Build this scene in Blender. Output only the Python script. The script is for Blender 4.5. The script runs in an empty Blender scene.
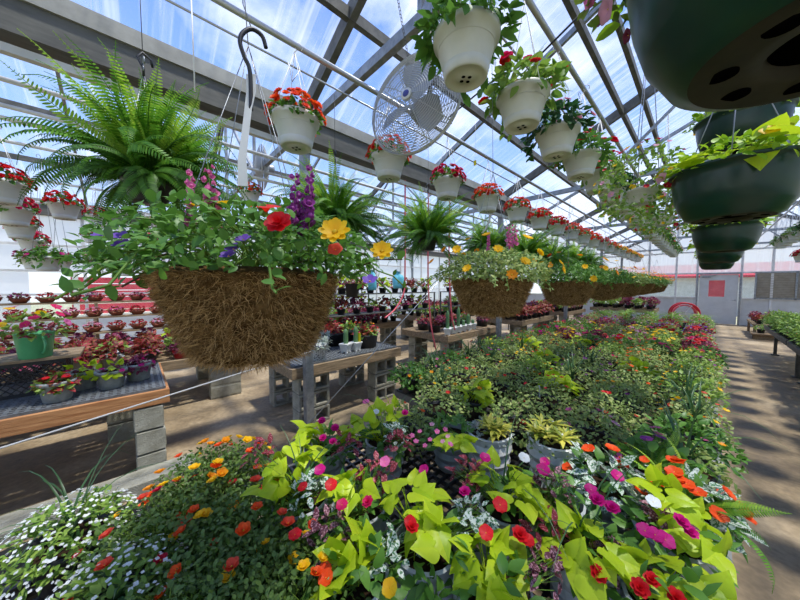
import bpy, math, random
import numpy as np
from mathutils import Vector, Matrix, Euler

C = bpy.context.scene.collection
PI = math.pi
CAM_H = 1.65
YAW, PITCH, FPX = math.radians(47.0), math.radians(3.0), 285.0

# ------------------------------------------------------------------ mesh data
class T:
    """vertices, loops, face sizes, material index per face"""
    def __init__(s, V, L, S, MI):
        s.V, s.L, s.S, s.MI = V, L, S, MI

def mk(V, F, mi=0):
    L = np.array([i for f in F for i in f], dtype=np.int64)
    S = np.array([len(f) for f in F], dtype=np.int64)
    return T(np.array(V, dtype=float).reshape(-1, 3), L, S, np.full(len(F), mi, dtype=np.int64))

def xf(t, M):
    M = np.array(M)
    return T(t.V @ M[:3, :3].T + M[:3, 3], t.L, t.S, t.MI)

def mv(t, x=0, y=0, z=0, rz=0, s=1.0, rx=0, ry=0):
    M = Matrix.Translation((x, y, z)) @ Euler((rx, ry, rz)).to_matrix().to_4x4() @ Matrix.Scale(s, 4)
    return xf(t, M)

def setmi(t, mi):
    return T(t.V, t.L, t.S, np.full(len(t.S), mi, dtype=np.int64))

def join(*ts):
    ts = [t for t in ts if t is not None]
    off, L = 0, []
    for t in ts:
        L.append(t.L + off); off += len(t.V)
    return T(np.concatenate([t.V for t in ts]), np.concatenate(L), np.concatenate([t.S for t in ts]), np.concatenate([t.MI for t in ts]))

def many(t, Ms):
    k, n = len(Ms), len(t.V)
    V = np.einsum('kij,nj->kni', Ms[:, :3, :3], t.V) + Ms[:, None, :3, 3]
    L = (t.L[None, :] + n * np.arange(k)[:, None]).ravel()
    return T(V.reshape(-1, 3), L, np.tile(t.S, k), np.tile(t.MI, k))

def nrm(a):
    return a / np.maximum(np.linalg.norm(a, axis=-1, keepdims=True), 1e-9)

def frames(P, D, U, S):
    """y axis = D, z axis near U, scale S (k,) or (k,3)"""
    D = nrm(np.asarray(D, float)); U = np.asarray(U, float)
    Z = U - (U * D).sum(-1, keepdims=True) * D
    Z = nrm(Z); X = np.cross(D, Z)
    S = np.asarray(S, float)
    if S.ndim == 1: S = np.repeat(S[:, None], 3, 1)
    M = np.zeros((len(P), 4, 4)); M[:, 3, 3] = 1
    M[:, :3, 0] = X * S[:, 0:1]; M[:, :3, 1] = D * S[:, 1:2]; M[:, :3, 2] = Z * S[:, 2:3]; M[:, :3, 3] = P
    return M

def mesh(name, t, mats, smooth=True):
    me = bpy.data.meshes.new(name)
    me.vertices.add(len(t.V)); me.vertices.foreach_set('co', t.V.astype(np.float32).ravel())
    me.loops.add(len(t.L)); me.loops.foreach_set('vertex_index', t.L.astype(np.int32))
    me.polygons.add(len(t.S))
    st = np.concatenate([[0], np.cumsum(t.S)[:-1]]).astype(np.int32)
    me.polygons.foreach_set('loop_start', st)
    for m in (mats if isinstance(mats, (list, tuple)) else [mats]): me.materials.append(m)
    me.polygons.foreach_set('material_index', t.MI.astype(np.int32))
    me.polygons.foreach_set('use_smooth', np.full(len(t.S), bool(smooth)))
    me.update(calc_edges=True)
    return me

def box(cx, cy, cz, sx, sy, sz, mi=0):
    x, y, z = sx / 2, sy / 2, sz / 2
    V = [(cx + a * x, cy + b * y, cz + c * z) for a in (-1, 1) for b in (-1, 1) for c in (-1, 1)]
    F = [(0, 1, 3, 2), (4, 6, 7, 5), (0, 4, 5, 1), (2, 3, 7, 6), (0, 2, 6, 4), (1, 5, 7, 3)]
    return mk(V, F, mi)

def lathe(prof, n=32, mi=0, squash=None):
    V, F, m = [], [], len(prof)
    for i in range(n):
        a = 2 * PI * i / n
        for r, z in prof: V.append((r * math.cos(a), r * math.sin(a), z))
    for i in range(n):
        j = (i + 1) % n
        for k in range(m - 1):
            F.append((i * m + k, j * m + k, j * m + k + 1, i * m + k + 1))
    if prof[0][0] > 1e-6: pass
    return mk(V, F, mi)

def disc(r, z, n=24, mi=0, up=True):
    V = [(r * math.cos(2 * PI * i / n), r * math.sin(2 * PI * i / n), z) for i in range(n)]
    f = tuple(range(n))
    return mk(V, [f if up else f[::-1]], mi)

def tube(pts, r, n=6, mi=0, closed=False, r2=None):
    P = [Vector(p) for p in pts]; m = len(P); V, F = [], []
    up = None
    for i in range(m):
        if closed: d = (P[(i + 1) % m] - P[i - 1]).normalized()
        else: d = (P[min(i + 1, m - 1)] - P[max(i - 1, 0)]).normalized()
        if up is None:
            up = Vector((0, 0, 1)) if abs(d.z) < .9 else Vector((1, 0, 0))
        s = d.cross(up).normalized(); up = s.cross(d).normalized()
        rr = r if r2 is None else r + (r2 - r) * i / (m - 1)
        for k in range(n):
            a = 2 * PI * k / n
            V.append(P[i] + s * (rr * math.cos(a)) + up * (rr * math.sin(a)))
    for i in range(m if closed else m - 1):
        j = (i + 1) % m
        for k in range(n):
            l = (k + 1) % n
            F.append((i * n + k, i * n + l, j * n + l, j * n + k))
    if not closed:
        F.append(tuple(range(n))[::-1]); F.append(tuple((m - 1) * n + k for k in range(n)))
    return mk([tuple(v) for v in V], F, mi)

def beam(a, b, w, h, mi=0):
    """rectangular bar from a to b"""
    a, b = Vector(a), Vector(b); d = (b - a).normalized()
    up = Vector((0, 0, 1)) if abs(d.z) < .95 else Vector((0, 1, 0))
    s = d.cross(up).normalized() * (w / 2); u = s.normalized().cross(d).normalized() * (h / 2)
    V = [tuple(p + x * s + y * u) for p in (a, b) for x, y in ((-1, -1), (1, -1), (1, 1), (-1, 1))]
    F = [(3, 2, 1, 0), (4, 5, 6, 7), (0, 1, 5, 4), (1, 2, 6, 5), (2, 3, 7, 6), (3, 0, 4, 7)]
    return mk(V, F, mi)

def sticks(P0, P1, r, mi=0):
    """thin three-sided stalks from P0 to P1"""
    V = [(r * math.cos(a), y, r * math.sin(a)) for y in (0, 1) for a in (0, 2.094, 4.189)]
    t = mk(V, [(0, 1, 4, 3), (1, 2, 5, 4), (2, 0, 3, 5)], mi)
    D = P1 - P0; ln = np.linalg.norm(D, axis=1)
    S = np.stack([np.ones(len(ln)), ln, np.ones(len(ln))], 1)
    U = np.tile(np.array([[.31, .2, .93]]), (len(ln), 1))
    return many(t, frames(P0, D, U, S))

# ------------------------------------------------------------------ objects
def setp(o, label=None, cat=None, group=None, kind=None):
    if label: o['label'] = label
    if cat: o['category'] = cat
    if group: o['group'] = group
    if kind: o['kind'] = kind
    return o

def thing(name, label, cat, loc=(0, 0, 0), rz=0, group=None):
    o = bpy.data.objects.new(name, None); C.objects.link(o)
    o.empty_display_size = .1
    o.location = loc; o.rotation_euler = (0, 0, rz)
    return setp(o, label, cat, group)

def part(name, me, parent=None, loc=(0, 0, 0), rot=(0, 0, 0), s=1.0, label=None):
    o = bpy.data.objects.new(name, me); C.objects.link(o)
    o.parent = parent; o.location = loc; o.rotation_euler = rot; o.scale = (s, s, s)
    if label: o['label'] = label
    return o

def single(name, me, label, cat, loc=(0, 0, 0), rz=0, group=None):
    o = part(name, me, None, loc, (0, 0, rz)); return setp(o, label, cat, group)

def struct(name, me, loc=(0, 0, 0), rz=0):
    o = part(name, me, None, loc, (0, 0, rz)); return setp(o, kind='structure')

def kids_of(o): return list(o.children)

def dup(root, loc, rz=0, label=None, group=None, s=None):
    r = root.copy(); C.objects.link(r); r.location = loc; r.rotation_euler = (0, 0, rz)
    if s: r.scale = (s, s, s)
    if label: r['label'] = label
    if group: r['group'] = group
    for ch in root.children:
        c = ch.copy(); C.objects.link(c); c.parent = r
        for g in ch.children:
            d = g.copy(); C.objects.link(d); d.parent = c
    return r

def bevel(o, w=.006, seg=2):
    m = o.modifiers.new('bevel', 'BEVEL'); m.width = w; m.segments = seg; m.limit_method = 'ANGLE'
    return o

def spline(pts, k=6):
    P = [np.array(p, float) for p in pts]; out = []
    for i in range(len(P) - 1):
        a, b = P[max(i - 1, 0)], P[min(i + 2, len(P) - 1)]
        m0, m1 = (P[i + 1] - a) / 2, (b - P[i]) / 2
        for q in np.linspace(0, 1, k, endpoint=False):
            out.append(tuple((2 * q ** 3 - 3 * q ** 2 + 1) * P[i] + (q ** 3 - 2 * q ** 2 + q) * m0 + (-2 * q ** 3 + 3 * q ** 2) * P[i + 1] + (q ** 3 - q ** 2) * m1))
    return out + [tuple(P[-1])]

# rays of the photograph's camera, used to measure where things stand
def ray(u, v):
    x, y = (u - 400) / FPX, (300 - v) / FPX
    fw = np.array([-math.sin(YAW) * math.cos(PITCH), math.cos(YAW) * math.cos(PITCH), -math.sin(PITCH)])
    rt = np.array([math.cos(YAW), math.sin(YAW), 0.0]); up = np.cross(rt, fw)
    return fw + x * rt + y * up
def atz(u, v, z):
    d = ray(u, v); return d * ((z - CAM_H) / d[2]) + np.array([0, 0, CAM_H])
def atx(u, v, X):
    d = ray(u, v); return d * (X / d[0]) + np.array([0, 0, CAM_H])
def aty(u, v, Y):
    d = ray(u, v); return d * (Y / d[1]) + np.array([0, 0, CAM_H])
def atd(u, v, dist):
    d = ray(u, v); return d * dist + np.array([0, 0, CAM_H])

ORD = "nearest second third fourth fifth sixth seventh eighth ninth tenth eleventh twelfth thirteenth fourteenth fifteenth sixteenth seventeenth eighteenth nineteenth twentieth twenty-first twenty-second twenty-third twenty-fourth twenty-fifth twenty-sixth twenty-seventh twenty-eighth twenty-ninth thirtieth thirty-first thirty-second".split()

# ------------------------------------------------------------------ materials
def lin(h):
    c = [int(h[i:i + 2], 16) / 255 for i in (0, 2, 4)]
    return tuple(x / 12.92 if x <= .04045 else ((x + .055) / 1.055) ** 2.4 for x in c) + (1.0,)

def newmat(name):
    m = bpy.data.materials.new(name); m.use_nodes = True
    nt = m.node_tree; nt.nodes.clear()
    out = nt.nodes.new('ShaderNodeOutputMaterial')
    return m, nt, nt.nodes.new, nt.links.new, out

def pmat(name, col, rough=.5, metal=0.0, spec=.4, col2=None, scale=8.0, detail=4.0, bump=0.0, bscale=None, stretch=None, trans=0.0):
    m, nt, N, K, out = newmat(name)
    b = N('ShaderNodeBsdfPrincipled'); b.inputs['Roughness'].default_value = rough; b.inputs['Metallic'].default_value = metal
    b.inputs['Specular IOR Level'].default_value = spec
    tc = N('ShaderNodeTexCoord'); src = tc.outputs['Object']
    if stretch:
        mp = N('ShaderNodeMapping'); mp.inputs['Scale'].default_value = stretch; K(src, mp.inputs['Vector']); src = mp.outputs['Vector']
    if col2:
        n = N('ShaderNodeTexNoise'); n.inputs['Scale'].default_value = scale; n.inputs['Detail'].default_value = detail; n.inputs['Roughness'].default_value = .65
        K(src, n.inputs['Vector'])
        r = N('ShaderNodeValToRGB'); r.color_ramp.elements[0].position = .35; r.color_ramp.elements[1].position = .65
        r.color_ramp.elements[0].color = lin(col); r.color_ramp.elements[1].color = lin(col2)
        K(n.outputs['Fac'], r.inputs['Fac']); K(r.outputs['Color'], b.inputs['Base Color'])
    else: b.inputs['Base Color'].default_value = lin(col)
    if bump:
        n2 = N('ShaderNodeTexNoise'); n2.inputs['Scale'].default_value = bscale or scale * 4; n2.inputs['Detail'].default_value = 5
        K(src, n2.inputs['Vector'])
        bp = N('ShaderNodeBump'); bp.inputs['Strength'].default_value = bump; bp.inputs['Distance'].default_value = .02
        K(n2.outputs['Fac'], bp.inputs['Height']); K(bp.outputs['Normal'], b.inputs['Normal'])
    last = b.outputs['BSDF']
    if trans:
        tr = N('ShaderNodeBsdfTranslucent'); tr.inputs['Color'].default_value = lin(col)
        mx = N('ShaderNodeMixShader'); mx.inputs['Fac'].default_value = trans
        K(last, mx.inputs[1]); K(tr.outputs['BSDF'], mx.inputs[2]); last = mx.outputs['Shader']
    K(last, out.inputs['Surface'])
    return m

def leafmat(name, c1, c2, trans=.35, rough=.42, spot=None, spscale=160, spt=.52, spec=.35, glow=None):
    """thin plant tissue: per-leaf colour variation, light coming through; spot = second colour in speckles"""
    m, nt, N, K, out = newmat(name)
    g = N('ShaderNodeNewGeometry')
    mx = N('ShaderNodeMix'); mx.data_type = 'RGBA'
    K(g.outputs['Random Per Island'], mx.inputs['Factor'])
    w = (1.12, 1.05, .74) if any(q in name for q in ('green', 'frond', 'purslane', 'grey')) else (1, 1, 1)
    mx.inputs[6].default_value = tuple(a * b for a, b in zip(lin(c1), w)) + (1,); mx.inputs[7].default_value = tuple(a * b for a, b in zip(lin(c2), w)) + (1,)
    col = mx.outputs[2]
    if spot:
        tc = N('ShaderNodeTexCoord'); n = N('ShaderNodeTexNoise'); n.inputs['Scale'].default_value = spscale; n.inputs['Detail'].default_value = 1
        K(tc.outputs['Object'], n.inputs['Vector'])
        r = N('ShaderNodeValToRGB'); r.color_ramp.elements[0].position = spt - .03; r.color_ramp.elements[1].position = spt + .03
        K(n.outputs['Fac'], r.inputs['Fac'])
        m2 = N('ShaderNodeMix'); m2.data_type = 'RGBA'; K(r.outputs['Color'], m2.inputs['Factor']); K(col, m2.inputs[6]); m2.inputs[7].default_value = lin(spot)
        col = m2.outputs[2]
    b = N('ShaderNodeBsdfPrincipled'); b.inputs['Roughness'].default_value = rough; b.inputs['Specular IOR Level'].default_value = spec
    K(col, b.inputs['Base Color'])
    if trans > 0:
        t = N('ShaderNodeBsdfTranslucent'); K(col, t.inputs['Color'])
        s = N('ShaderNodeMixShader'); s.inputs['Fac'].default_value = trans
        K(b.outputs['BSDF'], s.inputs[1]); K(t.outputs['BSDF'], s.inputs[2]); K(s.outputs['Shader'], out.inputs['Surface'])
    else: K(b.outputs['BSDF'], out.inputs['Surface'])
    return m

def panelmat(name, tint, white, dens, graz=.5, streak=(1, 60, 1), amp=.35):
    """clear ribbed plastic sheet: mostly see-through, milky in streaks and at grazing angles"""
    m, nt, N, K, out = newmat(name)
    tr = N('ShaderNodeBsdfTransparent'); tr.inputs['Color'].default_value = lin(tint)
    df = N('ShaderNodeBsdfTranslucent'); df.inputs['Color'].default_value = lin(white)
    d2 = N('ShaderNodeBsdfDiffuse'); d2.inputs['Color'].default_value = lin(white)
    dd = N('ShaderNodeMixShader'); dd.inputs['Fac'].default_value = .35; K(df.outputs[0], dd.inputs[1]); K(d2.outputs[0], dd.inputs[2])
    tc = N('ShaderNodeTexCoord'); mp = N('ShaderNodeMapping'); mp.inputs['Scale'].default_value = streak; K(tc.outputs['Object'], mp.inputs['Vector'])
    n = N('ShaderNodeTexNoise'); n.inputs['Scale'].default_value = 1.0; n.inputs['Detail'].default_value = 3; n.inputs['Roughness'].default_value = .7
    K(mp.outputs[0], n.inputs['Vector'])
    mp2 = N('ShaderNodeMapping'); mp2.inputs['Scale'].default_value = (.5, .5, .5); K(tc.outputs['Object'], mp2.inputs['Vector'])
    n2 = N('ShaderNodeTexNoise'); n2.inputs['Scale'].default_value = 1.6; n2.inputs['Detail'].default_value = 4; K(mp2.outputs[0], n2.inputs['Vector'])
    r = N('ShaderNodeMapRange'); r.inputs['From Min'].default_value = .5; r.inputs['From Max'].default_value = .78; r.inputs['To Min'].default_value = 0; r.inputs['To Max'].default_value = amp
    K(n.outputs['Fac'], r.inputs['Value'])
    r2 = N('ShaderNodeMapRange'); r2.inputs['From Min'].default_value = .45; r2.inputs['From Max'].default_value = .8; r2.inputs['To Max'].default_value = amp * .6
    K(n2.outputs['Fac'], r2.inputs['Value'])
    lw = N('ShaderNodeLayerWeight'); lw.inputs['Blend'].default_value = .35
    pw = N('ShaderNodeMath'); pw.operation = 'POWER'; K(lw.outputs['Facing'], pw.inputs[0]); pw.inputs[1].default_value = 2.5
    mu = N('ShaderNodeMath'); mu.operation = 'MULTIPLY'; K(pw.outputs[0], mu.inputs[0]); mu.inputs[1].default_value = graz
    a = N('ShaderNodeMath'); K(r.outputs[0], a.inputs[0]); K(r2.outputs[0], a.inputs[1])
    a2 = N('ShaderNodeMath'); K(a.outputs[0], a2.inputs[0]); K(mu.outputs[0], a2.inputs[1])
    a3 = N('ShaderNodeMath'); a3.use_clamp = True; K(a2.outputs[0], a3.inputs[0]); a3.inputs[1].default_value = dens
    s = N('ShaderNodeMixShader'); K(a3.outputs[0], s.inputs['Fac']); K(tr.outputs[0], s.inputs[1]); K(dd.outputs[0], s.inputs[2])
    K(s.outputs[0], out.inputs['Surface'])
    return m
# ================================================================== materials in use
M = {}
M['galv'] = pmat('galvanised steel', '7d8285', .45, .6, .5, '9da1a3', 14)
M['galvd'] = pmat('weathered steel', '53534f', .6, .3, .4, '6d6c66', 10)
M['gutter'] = pmat('gutter steel', '55544f', .6, .2, .4, '6b6a63', 5, 5, stretch=(3, .6, 3))  # darkened tone: the shade on the gutter's underside is put into the colour
M['lip'] = pmat('gutter lip', '8f8e86', .6, .1, .4, 'a3a29a', 6, 5)  # lighter tone: the light on the gutter's side is painted as this strip
M['pipe'] = pmat('pipe steel', 'a3a6a8', .35, .75, .5)
M['whitep'] = pmat('white paint', 'd9d9d5', .5, 0, .4, 'c4c4be', 6)
M['wire'] = pmat('steel wire', '8a8d8f', .4, .6)
M['whitewire'] = pmat('white plastic wire', 'e4e4e0', .45)
M['black'] = pmat('black plastic', '17181a', .45, 0, .45, '232427', 30)
M['blackwire'] = pmat('black coated wire', '101113', .4)
M['whitepot'] = pmat('white pot plastic', 'dfe0dc', .38, 0, .45, 'd3d4cf', 5, trans=.1)
M['ivory'] = pmat('ivory pot plastic', 'd9d9cf', .38, 0, .45, 'cbcbc0', 5, trans=.1)
M['greenpot'] = pmat('dark green plastic', '0a2c24', .3, 0, .45, '0e382d', 6)
M['greenbase'] = pmat('dusty green plastic base', '23251d', .7, 0, .25, '343226', 14, 6)
M['greyp'] = pmat('grey ceramic', '8f9496', .5, 0, .4, 'a7abac', 12)
M['greyplain'] = pmat('grey nursery pot', '9da19c', .5, 0, .4, '868a86', 20)
M['whitediam'] = pmat('white ceramic', 'c9cac4', .45, 0, .45, 'dcdcd6', 9)
M['terra'] = pmat('brown terracotta', '6b3a28', .7, 0, .3, '7d4732', 12)
M['orangepot'] = pmat('orange glazed pot', 'd98a14', .4)
M['redfoil'] = pmat('red pot cover', 'b8242e', .4)
M['mint'] = pmat('mint green enamel', '4fa06a', .35, 0, .5, '5aae74', 6)
M['soil'] = pmat('potting soil', '241a12', .95, 0, .1, '38291c', 60, bump=.4)
M['moss'] = pmat('brown sphagnum moss', '80643d', .95, 0, .1, '4a341b', 30, 8, bump=.9, bscale=120)
M['wood'] = pmat('weathered pine', 'a08a6c', .75, 0, .2, '77654e', 5, 6, bump=.25, stretch=(9, .9, 9))
M['woodnew'] = pmat('orange pine board', 'bd8a5c', .7, 0, .2, '94623c', 4, 6, bump=.2, stretch=(10, .8, 10))
M['concrete'] = pmat('cinder block concrete', 'aaa797', .95, 0, .1, '8b8878', 9, 8, bump=.5, bscale=110)
M['mesh'] = pmat('grey plastic mesh tray', '4f5355', .5, 0, .3, '6a6e70', 30)
M['film'] = pmat('grey ground cloth', '7b7d7b', .7, 0, .25, '8e908d', 8, bump=.2)
M['hole'] = pmat('dark opening', '060606', 1.0, 0, 0)
M['hose'] = pmat('pink rubber hose', 'd8606a', .4)
M['rope'] = pmat('white rope', 'd8d5cc', .8)
M['ribbon'] = pmat('white strap', 'e6e5df', .5, trans=.25)
M['fanw'] = pmat('fan guard wire', 'b4b5b1', .4, .2, .5)
M['fanb'] = pmat('fan blade metal', 'a9adb0', .35, .5)
M['badge'] = pmat('blue fan badge', '3a3f86', .4)
M['yellowtag'] = pmat('yellow plant tag', 'e0cf1c', .5)
M['whitetag'] = pmat('white plant tag', 'dcdcda', .5)
M['redpaint'] = pmat('red paint', 'c83a46', .5, 0, .3, 'b22f3c', 3)
M['cyan'] = pmat('pale blue plastic', '6cc4da', .5)
M['doorp'] = pmat('pale grey door paint', 'c7c9c6', .5, 0, .4, 'b9bbb8', 3)
M['louver'] = pmat('grey louvre slats', 'a19c90', .6, 0, .3, '8f8a7e', 6)
M['lawn'] = pmat('gravel and grass', '8d9a70', .9, 0, .1, 'b8b2a0', 3)

def floor_mat():
    m, nt, N, K, out = newmat('stained concrete floor')
    b = N('ShaderNodeBsdfPrincipled'); b.inputs['Specular IOR Level'].default_value = .35
    tc = N('ShaderNodeTexCoord')
    n = N('ShaderNodeTexNoise'); n.inputs['Scale'].default_value = .9; n.inputs['Detail'].default_value = 8; n.inputs['Roughness'].default_value = .62
    K(tc.outputs['Object'], n.inputs['Vector'])
    r = N('ShaderNodeValToRGB'); e = r.color_ramp.elements
    e[0].position = .34; e[0].color = lin('57462f'); e[1].position = .66; e[1].color = lin('b09a76')
    x = e.new(.5); x.color = lin('8a7552')
    K(n.outputs['Fac'], r.inputs['Fac'])
    n2 = N('ShaderNodeTexNoise'); n2.inputs['Scale'].default_value = 24; n2.inputs['Detail'].default_value = 6; K(tc.outputs['Object'], n2.inputs['Vector'])
    mx = N('ShaderNodeMix'); mx.data_type = 'RGBA'; mx.blend_type = 'OVERLAY'; mx.inputs['Factor'].default_value = .5
    K(r.outputs['Color'], mx.inputs[6]); K(n2.outputs['Fac'], mx.inputs[7])
    hs = N('ShaderNodeHueSaturation'); hs.inputs['Saturation'].default_value = .86; K(mx.outputs[2], hs.inputs['Color']); K(hs.outputs[0], b.inputs['Base Color'])
    rr = N('ShaderNodeMapRange'); rr.inputs['From Min'].default_value = .35; rr.inputs['From Max'].default_value = .6; rr.inputs['To Min'].default_value = .35; rr.inputs['To Max'].default_value = .85
    K(n.outputs['Fac'], rr.inputs['Value']); K(rr.outputs[0], b.inputs['Roughness'])
    bp = N('ShaderNodeBump'); bp.inputs['Strength'].default_value = .15; bp.inputs['Distance'].default_value = .01; K(n2.outputs['Fac'], bp.inputs['Height']); K(bp.outputs[0], b.inputs['Normal'])
    K(b.outputs[0], out.inputs['Surface'])
    return m
M['floor'] = floor_mat()
M['roof'] = panelmat('ribbed roof sheet', 'eef4ff', 'f2f4f6', .1, .6, (.35, 7, .35), .5)
M['wallsheet'] = panelmat('milky wall sheet', 'e8ebec', 'f4f4f2', .72, .4, (6, .6, .3), .25)
M['glass'] = panelmat('window pane', 'f2f5f5', 'f0f2f2', .06, .3, (1, 1, 1), .08)

# ================================================================== the house
XL, XR, XL2 = -2.95, 3.75, -9.65
RID, RID2, ZE, ZR = .4, -6.3, 3.44, 4.95
Y0, Y1 = -3.6, 18.2
TRUSS = [-2.8, 1.37, 5.6, 9.8, 14.0, 18.1]

struct('floor', mesh('floor', box((XL2 + XR) / 2, (Y0 + Y1) / 2, -.05, XR - XL2 + .4, Y1 - Y0 + .4, .1), M['floor'], False))
single_lawn = struct('ground', mesh('ground', box(-2, 20, -.14, 90, 90, .08), M['lawn'], False))

def roof_sheet(x0, z0, x1, z1):
    """corrugated sheet between an eave and a ridge line, ribs running down the slope"""
    n = 760; ys = np.linspace(Y0, Y1, n); L = math.hypot(x1 - x0, z1 - z0)
    h = .007 * np.sin(ys * 2 * PI / .115)
    V = np.concatenate([np.stack([np.zeros(n), ys, h], 1), np.stack([np.full(n, L), ys, h], 1)])
    F = [(i, i + n, i + n + 1, i + 1) for i in range(n - 1)]
    o = struct('ceiling', mesh('ceiling', mk(V, F), M['roof']))
    o.location = (x0, 0, z0); o.rotation_euler = (0, -math.atan2(z1 - z0, x1 - x0), 0)
    return o
roof_sheet(XL, ZE + .08, RID, ZR + .08)
roof_sheet(XR, ZE + .08, RID, ZR + .08)
roof_sheet(XL, ZE + .08, RID2, ZR + .08)
roof_sheet(XL2, ZE + .08, RID2, ZR + .08)

def roofz(x):
    if x > XL: return ZE + (ZR - ZE) * (1 - abs(x - RID) / (RID - XL))
    return ZE + (ZR - ZE) * (1 - abs(x - RID2) / (RID2 - XL2))

k = 0
def trim(t, mat, smooth=False):
    global k
    k += 1
    return struct('trim_%d' % k, mesh('trim', t, mat, smooth))

for y in TRUSS:
    for x in (XL, XR, XL2):
        c = struct('column', mesh('column', join(box(x, y, 1.56, .085, .085, 3.12), box(x, y, .01, .2, .2, .02)), M['galv'], False))
    for xa, xr, xb in ((XL, RID, XR), (XL2, RID2, XL)):
        trim(beam((xa, y, ZE), (xr, y, ZR), .06, .13), M['galvd'])
        trim(beam((xb, y, ZE), (xr, y, ZR), .06, .13), M['galvd'])
        trim(beam((xa, y, 3.3), (xb, y, 3.3), .05, .075), M['galv'])
        w = (xb - xa)
        trim(join(beam((xr, y, 3.3), (xr, y, ZR), .04, .04), beam((xr - w * .25, y, 3.3), (xr, y, ZR - .05), .035, .035), beam((xr + w * .25, y, 3.3), (xr, y, ZR - .05), .035, .035),
                  beam((xr - w * .25, y, 3.3), (xr - w * .25, y, roofz(xr - w * .25)), .035, .035), beam((xr + w * .25, y, 3.3), (xr + w * .25, y, roofz(xr + w * .25)), .035, .035)), M['galv'])
# lighter rafters between the trusses
for i in range(len(TRUSS) - 1):
    y = (TRUSS[i] + TRUSS[i + 1]) / 2
    for xa, xr, xb in ((XL, RID, XR), (XL2, RID2, XL)):
        trim(beam((xa, y, ZE + .03), (xr, y, ZR + .03), .04, .06), M['galv'])
        trim(beam((xb, y, ZE + .03), (xr, y, ZR + .03), .04, .06), M['galv'])
# gutters and purlins along the house
LY = Y1 - Y0; YM = (Y0 + Y1) / 2
for x in (XL, XR, XL2):
    trim(box(x, YM, 3.25, .24, LY, .24), M['gutter']); trim(join(box(x, YM, 3.41, .27, LY, .08), box(x + .13, YM, 3.38, .02, LY, .1), box(x - .13, YM, 3.38, .02, LY, .1)), M['lip'])  # dark body and pale strip carry painted shade and light
trim(box(XL + .04, YM, 3.06, .05, LY, .05), M['whitep'])
for x in (-2.05, -.98, -.74, RID, 1.5, 2.6, -4.0, -5.2, RID2, -7.4, -8.5):
    trim(box(x, YM, roofz(x) - .02, .05, LY, .09), M['galvd'])
# hanging pipes under the ties
PIPES = {'begonia': (-1.68, 3.04), 'fern': (-1.98, 3.14), 'moss': (-.93, 3.2), 'white': (-.72, 3.2), 'bowl': (.1, 3.24), 'right': (1.12, 3.2), 'redright': (1.5, 3.1)}
for nme, (x, z) in PIPES.items():
    trim(tube([(x, Y0, z), (x, Y1 - .1, z)], .007 if nme in ('fern', 'moss') else .017, 10), M['pipe'], True)
for x, z in ((-3.6, 3.17), (-4.2, 3.2), (-5.2, 3.2), (-6.8, 3.2), (-8.6, 3.2)):
    trim(tube([(x, Y0, z), (x, Y1 - .1, z)], .02, 8), M['whitep'], True)
for x, z in ((-3.2, 2.75),):
    trim(tube([(x, Y0, z), (x, Y1 - .1, z)], .016, 8), M['whitep'], True)

# ---- end wall with the door
DX0, DX1, DZ = -.22, .92, 2.1
def wall_frame():
    ts = []
    for x in (XL2, -8, -6.3, -4.6, XL, -1.9, -.95, DX0 - .06, DX1 + .06, 1.75, 2.75, XR):
        top = min(roofz(x) if XL2 < x < XR and x != XL else ZE, 9)
        ts.append(beam((x, Y1, 0), (x, Y1, top), .07, .07))
    for z in (1.1, 2.16, 3.1):
        for a, b in (((XL2, DX0 - .06), (DX1 + .06, XR)) if z < 2 else ((XL2, XR),)):
            ts.append(beam((a, Y1, z), (b, Y1, z), .06, .06))
    return join(*ts)
trim(wall_frame(), M['whitep'])
def gable(xa, xr, xb, z0):
    V = [(xa, 0, z0), (xb, 0, z0), (xb, 0, ZE), (xr, 0, ZR), (xa, 0, ZE)]
    return mk(V, [(0, 1, 2, 3, 4)])
struct('wall_back', mesh('wall_back', join(gable(XL, RID, XR, 2.16), gable(XL2, RID2, XL, 2.16)), M['wallsheet'], False), (0, Y1 + .04, 0))
for i, (a, b) in enumerate(((XL2, -6.3), (-6.3, XL), (XL, DX0 - .06), (DX1 + .06, 1.75), (1.75, XR))):
    struct('wall_back_%d' % (i + 1), mesh('wall_back', box((a + b) / 2, Y1 + .03, .55, b - a, .03, 1.1), M['doorp'], False))
    if i != 4:
        w = struct('window_%d' % (i + 1), mesh('window_pane', mk([(a, 0, 1.1), (b, 0, 1.1), (b, 0, 2.16), (a, 0, 2.16)], [(0, 1, 2, 3)]), M['glass'], False), (0, Y1 + .03, 0))
# louvred shutter in the last bay of the end wall
lo = struct('window_6', mesh('shutter', join(*[mv(box(0, 0, 0, .92, .012, .075), 2.3 + dx, Y1 - .02, 1.16 + .066 * i, rx=.5) for i in range(15) for dx in (-.47, .5)]), M['louver'], False))
part('window_frame', mesh('frame', join(*[box(2.3 + x, Y1 - .02, 1.62, .05, .07, 1.08) for x in (-.95, .015, .98)], box(2.3, Y1 - .02, 1.12, 1.9, .07, .05), box(2.3, Y1 - .02, 2.14, 1.9, .07, .05)), M['galv'], False), lo)
struct('wall_back_7', mesh('wall_back', box(3.5, Y1, 1.62, .5, .03, 1.05), M['wallsheet'], False))
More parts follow.
